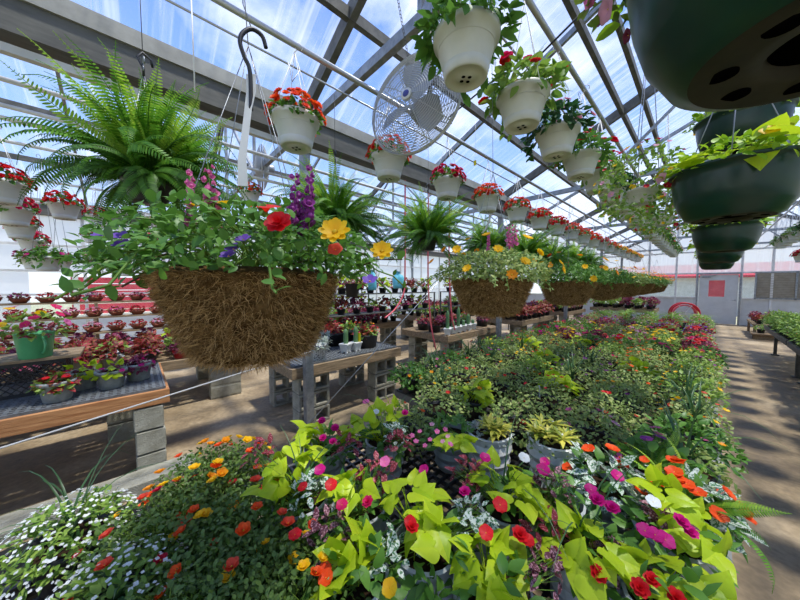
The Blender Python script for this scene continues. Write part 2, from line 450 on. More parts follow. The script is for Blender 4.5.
# door
d = struct('door_1', mesh('door', join(box(.35, Y1, .58, 1.1, .045, 1.14), box(.35, Y1, 1.97, 1.1, .045, .24), box(-.06, Y1, 1.5, .28, .045, .7), box(.72, Y1, 1.5, .36, .045, .7)), M['doorp'], False))
part('door_frame', mesh('door_frame', join(box(DX0 - .04, Y1 - .03, 1.05, .06, .08, 2.1), box(DX1 + .04, Y1 - .03, 1.05, .06, .08, 2.1), box(.35, Y1 - .03, 2.13, 1.26, .08, .06)), M['galv'], False), d)
part('door_pane', mesh('door_pane', mk([(.08, Y1, 1.15), (.54, Y1, 1.15), (.54, Y1, 1.85), (.08, Y1, 1.85)], [(0, 1, 2, 3)]), M['glass'], False), d)
part('door_handle', mesh('door_handle', join(tube([(.84, Y1 - .03, 1.02), (.84, Y1 - .09, 1.02), (.74, Y1 - .09, 1.02)], .012, 8), mv(disc(.03, 0, 12), .84, Y1 - .026, 1.02, rx=PI / 2)), M['pipe']), d)
part('door_closer', mesh('door_closer', join(box(.0, Y1 - .05, 2.0, .26, .05, .06), beam((.1, Y1 - .07, 2.0), (.3, Y1 - .09, 2.09), .015, .02)), M['galv'], False), d)

# ---- long walls
def side_wall(name, x, s):
    struct(name, mesh(name, box(x, YM, .45, .04, LY, .9), M['wallsheet'], False))
    for a, b, z0, z1 in ((Y0, -1.6, .9, 3.15), (-1.6, 5.4, 1.95, 3.15), (5.4, Y1, .9, 3.15)):
        struct(name + '_upper', mesh(name, mk([(x, a, z0), (x, b, z0), (x, b, z1), (x, a, z1)], [(0, 1, 2, 3)]), M['wallsheet'], False))
    struct('window_7' if s < 0 else 'window_8', mesh('window_pane', mk([(x, -1.6, .9), (x, 5.4, .9), (x, 5.4, 1.95), (x, -1.6, 1.95)], [(0, 1, 2, 3)]), M['glass'], False))
    ts = [beam((x - s * .04, y, 0), (x - s * .04, y, 3.2), .05, .05) for y in np.arange(Y0, Y1 + .1, 1.4)]
    for z in (.9, 1.45, 1.95, 2.5): ts.append(beam((x - s * .04, Y0, z), (x - s * .04, Y1, z), .045, .045))
    trim(join(*ts), M['whitep'])
side_wall('wall_left', XL2, -1); side_wall('wall_right', XR, 1)

# ---- what stands outside
def shed(loc, rz, w, dp, h, label):
    t = thing('garden_shed', label, 'shed', loc, rz)
    part('wall', mesh('shed_wall', box(0, 0, h / 2 - .1, w, dp, h), M['whitep'], False), t)
    part('roof', mesh('shed_roof', mk([(-w / 2 - .3, -dp / 2 - .4, h - .3), (w / 2 + .3, -dp / 2 - .4, h - .3), (w / 2 + .3, 0, h + .5), (-w / 2 - .3, 0, h + .5), (w / 2 + .3, dp / 2 + .4, h - .3), (-w / 2 - .3, dp / 2 + .4, h - .3),
        (-w / 2 - .3, -dp / 2 - .4, h - .42), (w / 2 + .3, -dp / 2 - .4, h - .42)], [(0, 1, 2, 3), (3, 2, 4, 5), (6, 7, 1, 0)]), M['redpaint'], False), t)
    part('shed_door', mesh('shed_door', box(w * .12, -dp / 2 - .03, 1.0, 1.3, .06, 2.0), M['redpaint'], False), t)
    return t
shed((-.62, 27, 0), 0, 9, 4, 2.5, 'white shed with red roof and red door outside beyond the end door')
t = thing('market_stall', 'red boarded stall with white trim outside the left wall', 'stall', (-13.2, 1.6, 0), 0)
part('boarding', mesh('boarding', join(*[box(0, 0, .75 + .21 * i, .08 + .02 * (i % 2), 6.0, .19) for i in range(6)]), M['redpaint'], False), t)
part('post', mesh('post', box(.05, -2.9, 1.0, .12, .12, 2.2), M['whitep'], False), t)
part('post', mesh('post', box(.05, 2.9, 1.0, .12, .12, 2.2), M['whitep'], False), t)
part('counter', mesh('counter', box(.1, 0, .4, .5, 6.0, .7), M['whitep'], False), t)
# ================================================================== plant tissue
L = {}
L['lime'] = leafmat('lime sweet potato leaf', 'cbdd30', 'a9c822', .45, .4)
L['limed'] = leafmat('lime vine leaf', 'a9c62c', '74a324', .4, .42)
L['fern'] = leafmat('fern frond', '6fa53c', '47812b', .4, .5)
L['fernlt'] = leafmat('young fern frond', 'a5c852', '7cb042', .45, .5)
L['ferndk'] = leafmat('old fern frond', '55833a', '376228', .35, .5)
L['green'] = leafmat('green leaf', '649346', '447332', .35, .42)
L['mid'] = leafmat('mid green leaf', '90ae58', '628d43', .35, .45)
L['grey'] = leafmat('grey green leaf', '9dad74', '71905a', .3, .5)
L['dark'] = leafmat('dark glossy leaf', '33602f', '234a26', .25, .35)
L['purs'] = leafmat('purslane leaf', '627f45', '466432', .28, .4)
L['polkaw'] = leafmat('white speckled leaf', 'd5ddd2', 'c3d0c2', .3, .5, '4c7a52', 130, .53)
L['polkar'] = leafmat('red speckled leaf', '8e3038', '6b2430', .3, .5, 'c4707a', 190, .57)
L['polkap'] = leafmat('pink speckled leaf', '6a3540', '55303a', .3, .5, 'b98792', 170, .54)
L['coleus'] = leafmat('coleus leaf', 'a83038', '741d2c', .3, .5, '6f8a2c', 90, .6)
L['coleusp'] = leafmat('purple coleus leaf', '86304a', '5c2036', .3, .5, 'a5466a', 90, .58)
L['strap'] = leafmat('strap leaf', '4a6b3e', '33552e', .2, .4)
L['varieg'] = leafmat('yellow green rosette leaf', 'd3cf6a', '5d7d2c', .35, .4)
L['stem'] = leafmat('green stem', '6b8a3c', '557a34', 0, .5)
L['brownstem'] = leafmat('brown stem', '5a4a2c', '463a24', 0, .6)
L['silver'] = leafmat('silver leaf', 'aab4a8', '8d9b8c', .3, .6)
L['white'] = leafmat('white petal', 'f0f1ee', 'e2e6e6', .4, .5)
L['red'] = leafmat('red petal', 'e01c24', 'c4121e', .4, .5)
L['scarlet'] = leafmat('scarlet petal', 'ef3a26', 'dc2418', .4, .5)
L['crimson'] = leafmat('crimson petal', 'd21438', 'b00d2c', .4, .5)
L['orange'] = leafmat('orange petal', 'f2631c', 'ea4a16', .4, .5)
L['coral'] = leafmat('coral petal', 'ee5a3c', 'e0452f', .4, .5)
L['yellow'] = leafmat('yellow petal', 'f7cf1c', 'f0b90f', .4, .5)
L['gold'] = leafmat('gold petal', 'f4a91a', 'ee9412', .4, .5)
L['magenta'] = leafmat('magenta petal', 'd8168a', 'c20c76', .4, .5)
L['hotpink'] = leafmat('hot pink petal', 'e3256b', 'cf1858', .4, .5)
L['pink'] = leafmat('pink petal', 'e57bb0', 'd2609c', .4, .5)
L['palepink'] = leafmat('pale pink petal', 'efb6cc', 'e59ab8', .4, .5)
L['violet'] = leafmat('violet petal', '8a62c4', '7049b0', .4, .5)
L['purple'] = leafmat('purple petal', 'a64aa0', '84307f', .4, .5)
L['maroon'] = leafmat('maroon petal', '7a1230', '5a0c24', .35, .5)
L['eye'] = leafmat('flower eye', 'f2d23a', 'd9a81c', .2, .6)
L['mossfib'] = leafmat('dry moss fibres', '7a5a33', 'c0a06e', .1, .9, spec=.1)
L['cactus'] = leafmat('cactus skin', '5f8256', '4b6f47', 0, .6)

def leaf(ws, fold=.25, droop=.25, seg=None, mi=0):
    """folded blade, base at origin, tip at y=1; ws = (t, half width)"""
    V = [(0, 0, 0)]; F = []
    for t, w in ws:
        z = -droop * t * t
        V += [(-w, t - .1 * w, z + fold * w), (0, t, z), (w, t - .1 * w, z + fold * w)]
    V.append((0, 1, -droop)); n = len(ws); e = len(V) - 1
    F += [(0, 2, 1), (0, 3, 2)]
    for i in range(n - 1):
        a, b = 1 + 3 * i, 4 + 3 * i
        F += [(a, a + 1, b + 1, b), (a + 1, a + 2, b + 2, b + 1)]
    a = 1 + 3 * (n - 1); F += [(a, a + 1, e), (a + 1, a + 2, e)]
    return mk(V, F, mi)

LT = {
    'oval': leaf([(.22, .2), (.5, .27), (.8, .16)]),
    'broad': leaf([(.15, .24), (.45, .36), (.78, .22)], .2, .3),
    'round': leaf([(.3, .3), (.65, .36), (.9, .2)], .2, .15),
    'small': leaf([(.35, .3), (.75, .26)], .25, .2),
    'lance': leaf([(.2, .1), (.55, .14), (.82, .07)], .3, .3),
    'needle': leaf([(.3, .09), (.7, .07)], .3, .2),
}
def heart(droop=.3, wave=.05, wide=1.0, lobe=.0):
    """heart-shaped pointed leaf with side veins, both halves on a fine grid"""
    o = [(0, -.02), (.12, -.13), (.28, -.17), (.42, -.1), (.5 + lobe * .5, .04), (.51 + lobe, .18), (.46 - lobe * .3, .34), (.37, .5), (.26, .66), (.14, .81), (.05, .93), (0, 1)]
    O = []
    for i in range(len(o) - 1):
        p = [np.array(o[max(min(j, len(o) - 1), 0)]) for j in (i - 1, i, i + 1, i + 2)]
        for q in (0, .5):
            O.append(.5 * (2 * p[1] + (p[2] - p[0]) * q + (2 * p[0] - 5 * p[1] + 4 * p[2] - p[3]) * q * q + (3 * p[1] - p[0] - 3 * p[2] + p[3]) * q ** 3))
    O.append(np.array(o[-1])); n = len(O)
    ym = np.clip(np.linspace(-.02, 1, n) ** 1.0, 0, 1); ym = np.array([max(0, min(1, (p[1] + .17) / 1.17 * 1.0 if p[1] > .3 else .0 + (i / n) * .55)) for i, p in enumerate(O)]); ym = np.maximum.accumulate(ym); ym[-1] = 1
    z = lambda x, y: -droop * max(y, 0) ** 1.6 + .2 * abs(x) - .6 * x * x + wave * math.sin(7 * y + 3 + 4 * abs(x)) * abs(x) * 1.6 + .012 * math.sin(26 * (y - .7 * abs(x)))
    V, F, K = [], [], 4
    for sg in (1, -1):
        b = len(V)
        for i in range(n):
            for k in range(K + 1):
                q = k / K; x = O[i][0] * wide * q; y = ym[i] * (1 - q) + O[i][1] * q
                V.append((sg * x, y, z(x, y)))
        for i in range(n - 1):
            for k in range(K):
                f = (b + i * (K + 1) + k, b + i * (K + 1) + k + 1, b + (i + 1) * (K + 1) + k + 1, b + (i + 1) * (K + 1) + k)
                F.append(f if sg > 0 else f[::-1])
    return mk(V, F)
LT['heart'] = heart(.22, .05, 1.0, .02); LT['heart2'] = heart(.12, .06, .95); LT['heart3'] = heart(.38, .05, 1.05, .04)

def mound(rng, n, R, H, lo=-.15, inner=.55):
    th = rng.uniform(0, 2 * PI, n); c = rng.uniform(lo, 1, n); s = np.sqrt(np.maximum(1 - c * c, 0))
    Nn = np.stack([s * np.cos(th), s * np.sin(th), c], 1)
    k = rng.uniform(inner, 1, n) ** .6
    return Nn * np.array([R, R, H]) * k[:, None], Nn

def foliage(rng, tm, n, R, H, z0, size, out=.8, up=.15, rnd=.5, lo=-.15, inner=.55, mi=0, pts=None):
    P, Nn = mound(rng, n, R, H, lo, inner) if pts is None else pts
    n = len(P)
    D = Nn * np.array([1, 1, .4]) * out + rng.normal(0, rnd, (n, 3)) + np.array([0, 0, up])
    U = Nn * .8 + np.array([0, 0, .9]) + rng.normal(0, .25, (n, 3))
    tms = tm if isinstance(tm, list) else [tm]
    out_t = []
    P = P + np.array([0, 0, z0])
    S = rng.uniform(size[0], size[1], n)
    for j, t in enumerate(tms):
        sel = np.arange(n) % len(tms) == j
        if sel.any(): out_t.append(setmi(many(t, frames(P[sel], D[sel], U[sel], S[sel])), mi))
    return join(*out_t)

def stalks(rng, P, z0, r=.0022, base=.03, mi=0, mid=True):
    B = rng.normal(0, base, P.shape); B[:, 2] = 0
    A = B + np.array([0, 0, z0 - .03]); E = P + np.array([0, 0, z0])
    if not mid: return sticks(A, E, r, mi)
    Mi = (A + E) / 2 + np.array([0, 0, 1]) * (.18 * np.linalg.norm(E - A, axis=1))[:, None]
    return join(sticks(A, Mi, r, mi), sticks(Mi, E, r * .8, mi))

def strap(droop, w, n=7):
    V, F = [], []
    for i in range(n + 1):
        t = i / n; a = droop * t * t
        y, z = t * math.sin(.25 + a), t * math.cos(.25 + a)
        ww = w * (1 - t) ** .7 + .0015
        V += [(-ww, y, z + .3 * ww), (0, y, z), (ww, y, z + .3 * ww)]
    for i in range(n):
        a, b = 3 * i, 3 * i + 3
        F += [(a, a + 1, b + 1, b), (a + 1, a + 2, b + 2, b + 1)]
    return mk(V, F)
def spikes(rng, n, ln, w=.011, z0=0, droop=(.1, 1.2), mi=0):
    ts = []
    for i in range(n):
        s = rng.uniform(.55, 1) * ln
        t = strap(rng.uniform(*droop), w / s)
        ts.append(mv(t, rng.normal(0, .012), rng.normal(0, .012), z0, rng.uniform(0, 6.28), s, rx=rng.uniform(-.2, .15)))
    return setmi(join(*ts), mi)

# ---- ferns
def frond(droop, lean, npair=40, wid=.075, mi=0):
    """arching frond of unit length, starts at origin going up and out along +y"""
    P = []; a = lean; y = z = 0.0; K = 40
    for i in range(K + 1):
        P.append((y, z, a)); y += math.cos(a) / K; z += math.sin(a) / K; a -= droop / K * (0.4 + 1.2 * i / K)
    ts = [tube([(0, p[0], p[1]) for p in P[::4]], .006, 4, mi, r2=.002)]
    tm = leaf([(.25, .11), (.6, .13), (.85, .08)], .1, .25)
    pos, D, U, S = [], [], [], []
    for j in range(npair):
        t = .08 + .92 * j / npair; i = min(int(t * K), K - 1); p = P[i]
        ln = wid * (math.sin(PI * min(t * .8 + .2, 1)) ** .8 + .12) * (1 if t < .9 else .7)
        tang = np.array([0, math.cos(p[2]), math.sin(p[2])]); nor = np.array([0, -math.sin(p[2]), math.cos(p[2])])
        for s in (-1, 1):
            pos.append((0, p[0], p[1])); D.append(np.array([s, 0, 0]) + tang * .42 - nor * .12); U.append(nor); S.append(ln)
    t = many(tm, frames(np.array(pos), np.array(D), np.array(U), np.array(S)))
    return join(ts[0], setmi(t, mi))
FR = [[frond(d, l) for d, l in ((1.2, 1.25), (1.9, 1.0), (2.4, .75), (2.2, .35))], [frond(.7, 1.45), frond(1.2, 1.3)], [frond(2.4, .9), frond(2.0, .3), frond(1.5, -.1), frond(1.7, .1)]]
def fern_mesh(rng, n, ln, z0, r0=.05, mats=None, young=.15, old=.35):
    ts = []
    for i in range(n):
        q = rng.random()
        g, mi = (1, 1) if q < young else ((2, 2) if q < young + old else (0, 0))
        f = FR[g][rng.integers(len(FR[g]))]
        a = rng.uniform(0, 2 * PI); s = ln * rng.uniform(.4, 1.1)
        ts.append(setmi(mv(f, -r0 * math.sin(a) * rng.random(), r0 * math.cos(a) * rng.random(), z0, a + rng.normal(0, .1), s, rx=rng.normal(0, .2), ry=rng.normal(0, .45)), mi))
    return join(*ts)

# ---- flowers, unit radius, facing +z
def petals(n, Ln, W, tilt, z=0, ph=0, mi=0, curl=.1, tm=None):
    t = tm or leaf([(.3, W * .7), (.65, W), (.92, W * .6)], .25, -curl)
    ts = []
    for i in range(n):
        a = 2 * PI * i / n + ph
        ts.append(mv(mv(t, rx=tilt, s=Ln), 0, 0, z, rz=a))
    return setmi(join(*ts), mi)
def blob(r, z, mi, sz=1.0):
    return mk([(r, 0, z), (0, r, z), (-r, 0, z), (0, -r, z), (0, 0, z + r * sz), (0, 0, z - r * .3)], [(0, 1, 4), (1, 2, 4), (2, 3, 4), (3, 0, 4), (1, 0, 5), (2, 1, 5), (3, 2, 5), (0, 3, 5)], mi)
def ball(r, z=0, n=10, m=6, mi=0, sz=1.0):
    return mv(lathe([(max(1e-4, r * math.sin(PI * i / m)), -r * sz * math.cos(PI * i / m)) for i in range(m + 1)], n, mi), z=z)
FT = {
    'five': join(petals(5, 1, .42, .35), blob(.16, .08, 1)),
    'cup': join(petals(5, 1, .46, .4), petals(5, .8, .4, .7, .02, .6), blob(.16, .1, 1)),
    'flat': join(petals(5, 1, .5, .12), petals(5, .95, .45, .05, -.03, .62), blob(.08, .05, 1)),
    'double': join(petals(7, 1, .42, .15), petals(6, .85, .4, .55, .03, .3), petals(5, .6, .36, .95, .05, .7), petals(3, .4, .3, 1.25, .06)),
    'daisy': join(petals(8, 1, .26, .2), petals(8, .85, .24, .35, .02, .4), blob(.22, .1, 1)),
    'star': join(petals(5, 1, .3, .1), blob(.12, .03, 1)),
    'four': petals(4, 1, .5, .15),
}
def petunia():
    V, F = [(0, 0, -.55)], []
    n = 20
    for j, (r, z) in enumerate(((.12, -.3), (.35, 0), (.75, .12), (1, .05))):
        for i in range(n):
            a = 2 * PI * i / n; rr = r * (1 + .09 * math.cos(5 * a) * (j / 3)); V.append((rr * math.cos(a), rr * math.sin(a), z + .05 * math.sin(10 * a) * (j / 3)))
    for i in range(n):
        k = (i + 1) % n; F.append((0, 1 + k, 1 + i))
        for j in range(3): F.append((1 + j * n + i, 1 + j * n + k, 1 + (j + 1) * n + k, 1 + (j + 1) * n + i))
    return join(mk(V, F), blob(.12, -.2, 1))
FT['petunia'] = petunia()
def snap():
    """spire of small two-lipped florets, unit height"""
    ts = [tube([(0, 0, -.5), (0, 0, 1)], .012, 5, 1, r2=.004)]
    for i in range(14):
        z = .1 + .85 * i / 14; a = i * 2.4; s = .13 * (1 - .6 * i / 14)
        f = join(petals(4, 1, .5, .5), ball(.45, .2, 6, 4))
        ts.append(setmi(mv(mv(f, rx=-1.2, s=s), .06 * math.sin(a) * 1, -.06 * math.cos(a) * -1, z, rz=a), 0))
    return join(*ts)
FT['snap'] = snap()
FM = {}
def fmesh(kind, col):
    key = kind + col
    if key not in FM: FM[key] = mesh('flower', FT[kind], [L[col], L['stem' if kind == 'snap' else 'eye']])
    return FM[key]
def flower_mats(rng, P, Nn, z0, size, lift=.01, face=.5):
    n = len(P)
    Z = nrm(Nn * face + np.array([0, 0, 1]) * (1 - face * .6) + rng.normal(0, .2, (n, 3)))
    A = rng.normal(0, 1, (n, 3)); D = A - (A * Z).sum(-1, keepdims=True) * Z
    return frames(P + np.array([0, 0, z0]) + Z * lift, D, Z, rng.uniform(size[0], size[1], n))
def blossoms(rng, kind, n, R, H, z0, size, lo=.1, inner=.92, mi=0, face=.5, pts=None):
    P, Nn = mound(rng, n, R, H, lo, inner) if pts is None else pts
    t = many(FT[kind], flower_mats(rng, P, Nn, z0, size, face=face))
    return T(t.V, t.L, t.S, t.MI + mi)
def add_flowers(rng, root, kind, cols, n, R, H, z0, size, lo=.1, face=.5, inner=.95, pts=None):
    """each bloom a part of its own"""
    P, Nn = mound(rng, n, R, H, lo, inner) if pts is None else pts
    Ms = flower_mats(rng, P, Nn, z0, size, face=face)
    for i in range(len(P)):
        col = cols[i % len(cols)]
        o = part('flower', fmesh(kind, col), root)
        o.matrix_local = Matrix(Ms[i].tolist())
        if len(set(cols)) > 1: o['label'] = {'red': 'red', 'hotpink': 'hot pink'}.get(col, col) + ' flower'

# ---- pots
def pot_t(R, r, H, lip=.012, n=32, foot=0.0):
    prof = [(1e-4, 0), (r, 0), (r + .003, .004), (R - .004, H - .03), (R + lip * .5, H - .028), (R + lip * .6, H - .002), (R, H), (R - .006, H - .004), (R - .012, H - .035), (1e-4, H - .035)]
    return lathe(prof, n)
def hang_pot(R, H):
    r = R * .72
    body = lathe([(r, .03), (R - .006, H - .03), (R + .006, H - .026), (R + .008, H - .004), (R + .002, H), (R - .007, H - .004), (R - .012, H - .03), (1e-4, H - .035)], 36)
    rid = tube([(math.cos(a) * (R * .9), math.sin(a) * (R * .9), H * .66) for a in np.linspace(0, 2 * PI, 37)[:-1]], .002, 4, 0, True)
    sau = lathe([(1e-4, .002), (r * .35, .002), (r * .36, .005), (r * .8, .005), (r * .84, 0), (r * .9, 0), (r * .95, .004), (r + .003, .036), (r + .001, .039), (r - .004, .036)], 36)
    hole = join(*[mv(disc(r * .09, -.0006, 8, 0, False), r * .2 * math.cos(a), r * .2 * math.sin(a)) for a in (0, 1.57, 3.14, 4.71)])
    return join(body, rid), sau, hole
def hanger_t(R, H, top, n=3, r=.0022, hook=True, ph=.3):
    ts = [tube([(R * math.cos(a + ph), R * math.sin(a + ph), H - .012), (R * .6 * math.cos(a + ph), R * .6 * math.sin(a + ph), H + (top - H) * .4), (0, 0, top)], r, 5) for a in np.arange(n) * 2 * PI / n]
    if hook:
        ts.append(tube([(0, 0, top)] + [(.0, .022 - .022 * math.cos(a), top + .035 + .022 * math.sin(a)) for a in np.linspace(-1.2, 3.9, 9)], r * 1.4, 5))
    return join(*ts)

def diamond_pot(R, r, H, n=20, m=7, amp=.006):
    """pot with a faceted diamond relief"""
    V, F = [], []
    for j in range(m + 1):
        t = j / m; rad = r + (R - r) * (t ** .75); z = H * t
        for i in range(n):
            a = 2 * PI * (i + .5 * (j % 2)) / n
            q = rad + (amp if j % 2 else -amp * .2) * (0 if j in (0, m) else 1)
            V.append((q * math.cos(a), q * math.sin(a), z))
    for j in range(m):
        for i in range(n):
            k = (i + 1) % n; a, b = j * n, (j + 1) * n
            if j % 2 == 0: F += [(a + i, a + k, b + i), (a + k, b + k, b + i)]
            else: F += [(a + i, a + k, b + k), (a + i, b + k, b + i)]
    t = mk(V, F)
    rim = lathe([(R, H), (R + .004, H + .006), (R - .004, H + .012), (R - .012, H - .03), (1e-4, H - .03)], n)
    return join(t, rim, disc(r, 0, n, 0, False))

def leafring(rng, n, R, z0, size, tm, tilt=(-.2, .9), mi=0):
    ts = []
    for i in range(n):
        a = rng.uniform(0, 6.28); ts.append(mv(mv(tm, rx=rng.uniform(*tilt), s=rng.uniform(*size)), -R * math.sin(a), R * math.cos(a), z0 + rng.normal(0, .01), rz=a))
    return setmi(join(*ts), mi)
# ================================================================== hanging plants
rng = np.random.default_rng(7)

# ---- moss-lined baskets
def moss_t(R, H, seed):
    r = np.random.default_rng(seed); n, m = 72, 22
    prof = []
    for j in range(m + 1):
        t = j / m; prof.append((max(1e-3, R * (.58 * min(1, t / .14) ** .5 + .42 * max(0, (t - .06) / .94) ** .75)), -H + H * (t ** 1.0)))
    t = lathe(prof, n); d = r.normal(0, 1, len(t.V)); rad = np.linalg.norm(t.V[:, :2], axis=1, keepdims=True)
    lump = np.sin(t.V[:, 0] * 55 + 1) * np.sin(t.V[:, 1] * 60) * np.sin(t.V[:, 2] * 65)
    nn = np.concatenate([t.V[:, :2] / np.maximum(rad, .01), np.full((len(t.V), 1), -.4)], 1)
    V = t.V + nn * (d * .0045 + lump * .009)[:, None]
    top = lathe([(R, 0), (R - .02, .012), (R - .04, -.01), (1e-3, -.012)], n)
    return join(T(V, t.L, t.S, t.MI), top), prof
def moss_fibres(R, H, prof, n, seed):
    r = np.random.default_rng(seed)
    t = r.uniform(0, 1, n) ** .8; idx = t * (len(prof) - 1); pr = np.array(prof)
    rad = np.interp(idx, np.arange(len(prof)), pr[:, 0]); z = np.interp(idx, np.arange(len(prof)), pr[:, 1])
    a = r.uniform(0, 2 * PI, n)
    Nn = np.stack([np.cos(a), np.sin(a), np.full(n, -.45)], 1); Nn = nrm(Nn)
    P = np.stack([rad * np.cos(a), rad * np.sin(a), z], 1) + Nn * r.uniform(-.002, .007, n)[:, None]
    D = r.normal(0, 1, (n, 3)); D = D - (D * Nn).sum(1, keepdims=True) * Nn; D = nrm(D) + Nn * r.uniform(.0, .35, (n, 1))
    tm = leaf([(.25, .034), (.6, .03)], .2, -.7)
    return many(tm, frames(P, D, Nn, r.uniform(.008, .022, n)))
mt, mprof = moss_t(.2, .225, 3)
ME_MOSS = mesh('moss_liner', mt, M['moss'])
ME_MFIB = mesh('moss_fibres', moss_fibres(.2, .225, mprof, 19000, 5), L['mossfib'])
hwz = .56
hx = join(*[tube([(.195 * math.cos(a), .195 * math.sin(a), .0), (.09 * math.cos(a), .09 * math.sin(a), hwz * .55), (0, 0, hwz)], .0011, 5) for a in (.4, 2.0, 3.5, 5.1)])
ME_MHANG = mesh('hanger', hx, M['wire'])
def basket_green(seed, n=2700, R=.31, H=.14):
    r = np.random.default_rng(seed)
    a = foliage(r, [LT['round'], LT['oval']], n, R, H, .03, (.013, .027), lo=-.25, inner=.45, rnd=.7)
    P, Nn = mound(r, 60, R * .9, H, .0, .6); st = setmi(stalks(r, P, .03, .002, .06), 1)
    # trailing shoots over the rim
    ts = [a, st]
    for i in range(9):
        an = r.uniform(0, 6.28); ln = r.uniform(.2, .36); k = 16
        q = np.linspace(.3, 1, k); Pp = np.stack([math.cos(an) * (.1 + ln * q), math.sin(an) * (.1 + ln * q), .06 - .12 * q ** 2 + r.normal(0, .008, k)], 1)
        ts.append(foliage(r, LT['oval'], k, 1, 1, .02, (.017, .028), rnd=.8, pts=(Pp, np.tile([[math.cos(an), math.sin(an), .4]], (k, 1)))))
        ts.append(setmi(tube([tuple(p) for p in Pp[::3] + [0, 0, .018]], .0022, 4), 1))
    return join(*ts)
BG = [mesh('foliage', basket_green(20 + i), [L[c], L['stem']]) for i, c in enumerate(('green', 'grey', 'green'))]
MOSS_Y = [(.225, 'violets, snapdragons and one red bloom, biggest of the moss baskets'), (1.4, 'yellow flowers and a pink spire'), (2.62, 'orange and yellow flowers'), (3.84, 'small yellow flowers'),
          (5.06, 'yellow flecked greenery'), (6.28, 'gold flowers'), (7.5, 'gold and orange flowers'), (8.72, 'sparse gold flowers')]
for i, (y, what) in enumerate(MOSS_Y):
    t = thing('moss_basket', 'brown moss basket with ' + what + ', ' + (ORD[i] if i == 0 else ORD[i]) + ' in its row', 'hanging basket', (-.785, y, 1.675), rng.uniform(0, 6), 'moss-lined hanging baskets')
    if i > 0: t['label'] = 'brown moss basket with ' + what + ', ' + ORD[i] + ' along its row'
    else: t['label'] = 'brown moss hanging basket with violets, snapdragons and red bloom, biggest of its row'
    li = part('moss_liner', ME_MOSS, t); part('moss_fibres', ME_MFIB, li)
    if i: li.scale = (1, 1, .86)
    part('hanger', ME_MHANG, t); part('foliage', BG[i % 3], t, (0, 0, 0), (0, 0, 0), 1.0 if i == 0 else .95)
    part('hanging_wire', mesh('hanging_wire', join(tube([(0, 0, hwz), (-.145, .0, 1.52)], .0012, 4), tube([(-.145, .0, 1.52)] + [(-.145 + .03 * math.sin(a), 0, 1.535 + .02 - .02 * math.cos(a)) for a in np.linspace(0, 4, 7)], .002, 4)), M['wire']), t)
    r = np.random.default_rng(300 + i)
    if i == 0:
        t.rotation_euler = (0, 0, 0)
        wl = lambda u, v, d: atd(u, v, d) - np.array([-.785, .225, 1.675])
        def fl(kind, col, u, v, d, s, face):
            p = wl(u, v, d); o = part('flower', fmesh(kind, col), t, tuple(p), Vector(face).to_track_quat('Z', 'Y').to_euler(), s); o['label'] = col + ' flower'
            return o
        cam = (.62, -.55, .5)
        fl('double', 'red', 279, 224, .46, .023, cam); fl('petunia', 'scarlet', 266, 207, .56, .027, (.3, -.2, 1))
        fl('daisy', 'yellow', 335, 233, .52, .031, cam); fl('daisy', 'yellow', 382, 252, .6, .026, cam)
        fl('five', 'yellow', 197, 207, .6, .02, (.2, -.3, 1)); fl('five', 'yellow', 226, 205, .6, .02, (.2, -.3, 1))
        for (u, v) in ((103, 236), (121, 238), (123, 246), (229, 257), (244, 241), (370, 282), (234, 250)): fl('five', 'violet', u, v, .47, .015, (.4, -.4, .8))
        fl('petunia', 'coral', 335, 249, .53, .014, cam); fl('five', 'orange', 148, 225, .66, .014, cam)
        for (u, v, s, col) in ((190, 228, .13, 'pink'), (213, 215, .11, 'pink'), (296, 232, .13, 'purple'), (309, 228, .14, 'purple'), (303, 238, .10, 'purple')):
            p = wl(u, v, .6); o = part('flower_spire', fmesh('snap', col), t, tuple(p), (0.05, .03, u), s); o['label'] = col + ' flower spire'
        # long shoots reaching out to one side
        ts = []
        for (u, v, d0) in ((85, 262, .64), (120, 284, .6), (95, 240, .7), (372, 268, .7), (405, 262, .76)):
            e = wl(u, v, d0); k = 26; q = np.linspace(.25, 1, k)[:, None]
            Pp = e * q + np.array([0, 0, .035]) * np.sin(q * PI) + r.normal(0, .006, (k, 3))
            ts.append(foliage(r, [LT['oval'], LT['round']], k, 1, 1, .0, (.02, .034), rnd=.7, pts=(Pp, np.tile(nrm(e)[None] + [[0, 0, .4]], (k, 1)))))
            ts.append(setmi(tube([tuple(p) for p in Pp[::3]], .0022, 4), 1))
        part('trailing_foliage', mesh('foliage', join(*ts), [L['green'], L['brownstem']]), t)
    else:
        cols = [['yellow', 'yellow', 'gold'], ['orange', 'yellow', 'gold'], ['yellow', 'gold'], ['yellow'], ['gold', 'yellow'], ['gold', 'orange'], ['gold']][i - 1]
        if i < 4: add_flowers(r, t, 'daisy', cols, 18 if i < 3 else 14, .33, .21, .03, (.02, .029), lo=-.1, face=1.0)
        else: part('blossoms', mesh('blossoms', blossoms(r, 'five', 60, .33, .2, .03, (.014, .022)), [L[cols[0]], L['eye']]), t)
        if i == 1:
            for dx, dy in ((.02, .08), (.06, .1), (-.12, .0)):
                o = part('flower_spire', fmesh('snap', 'pink'), t, (dx, dy, .16), (0, 0, dx * 40), .13); o['label'] = 'pink flower spire'
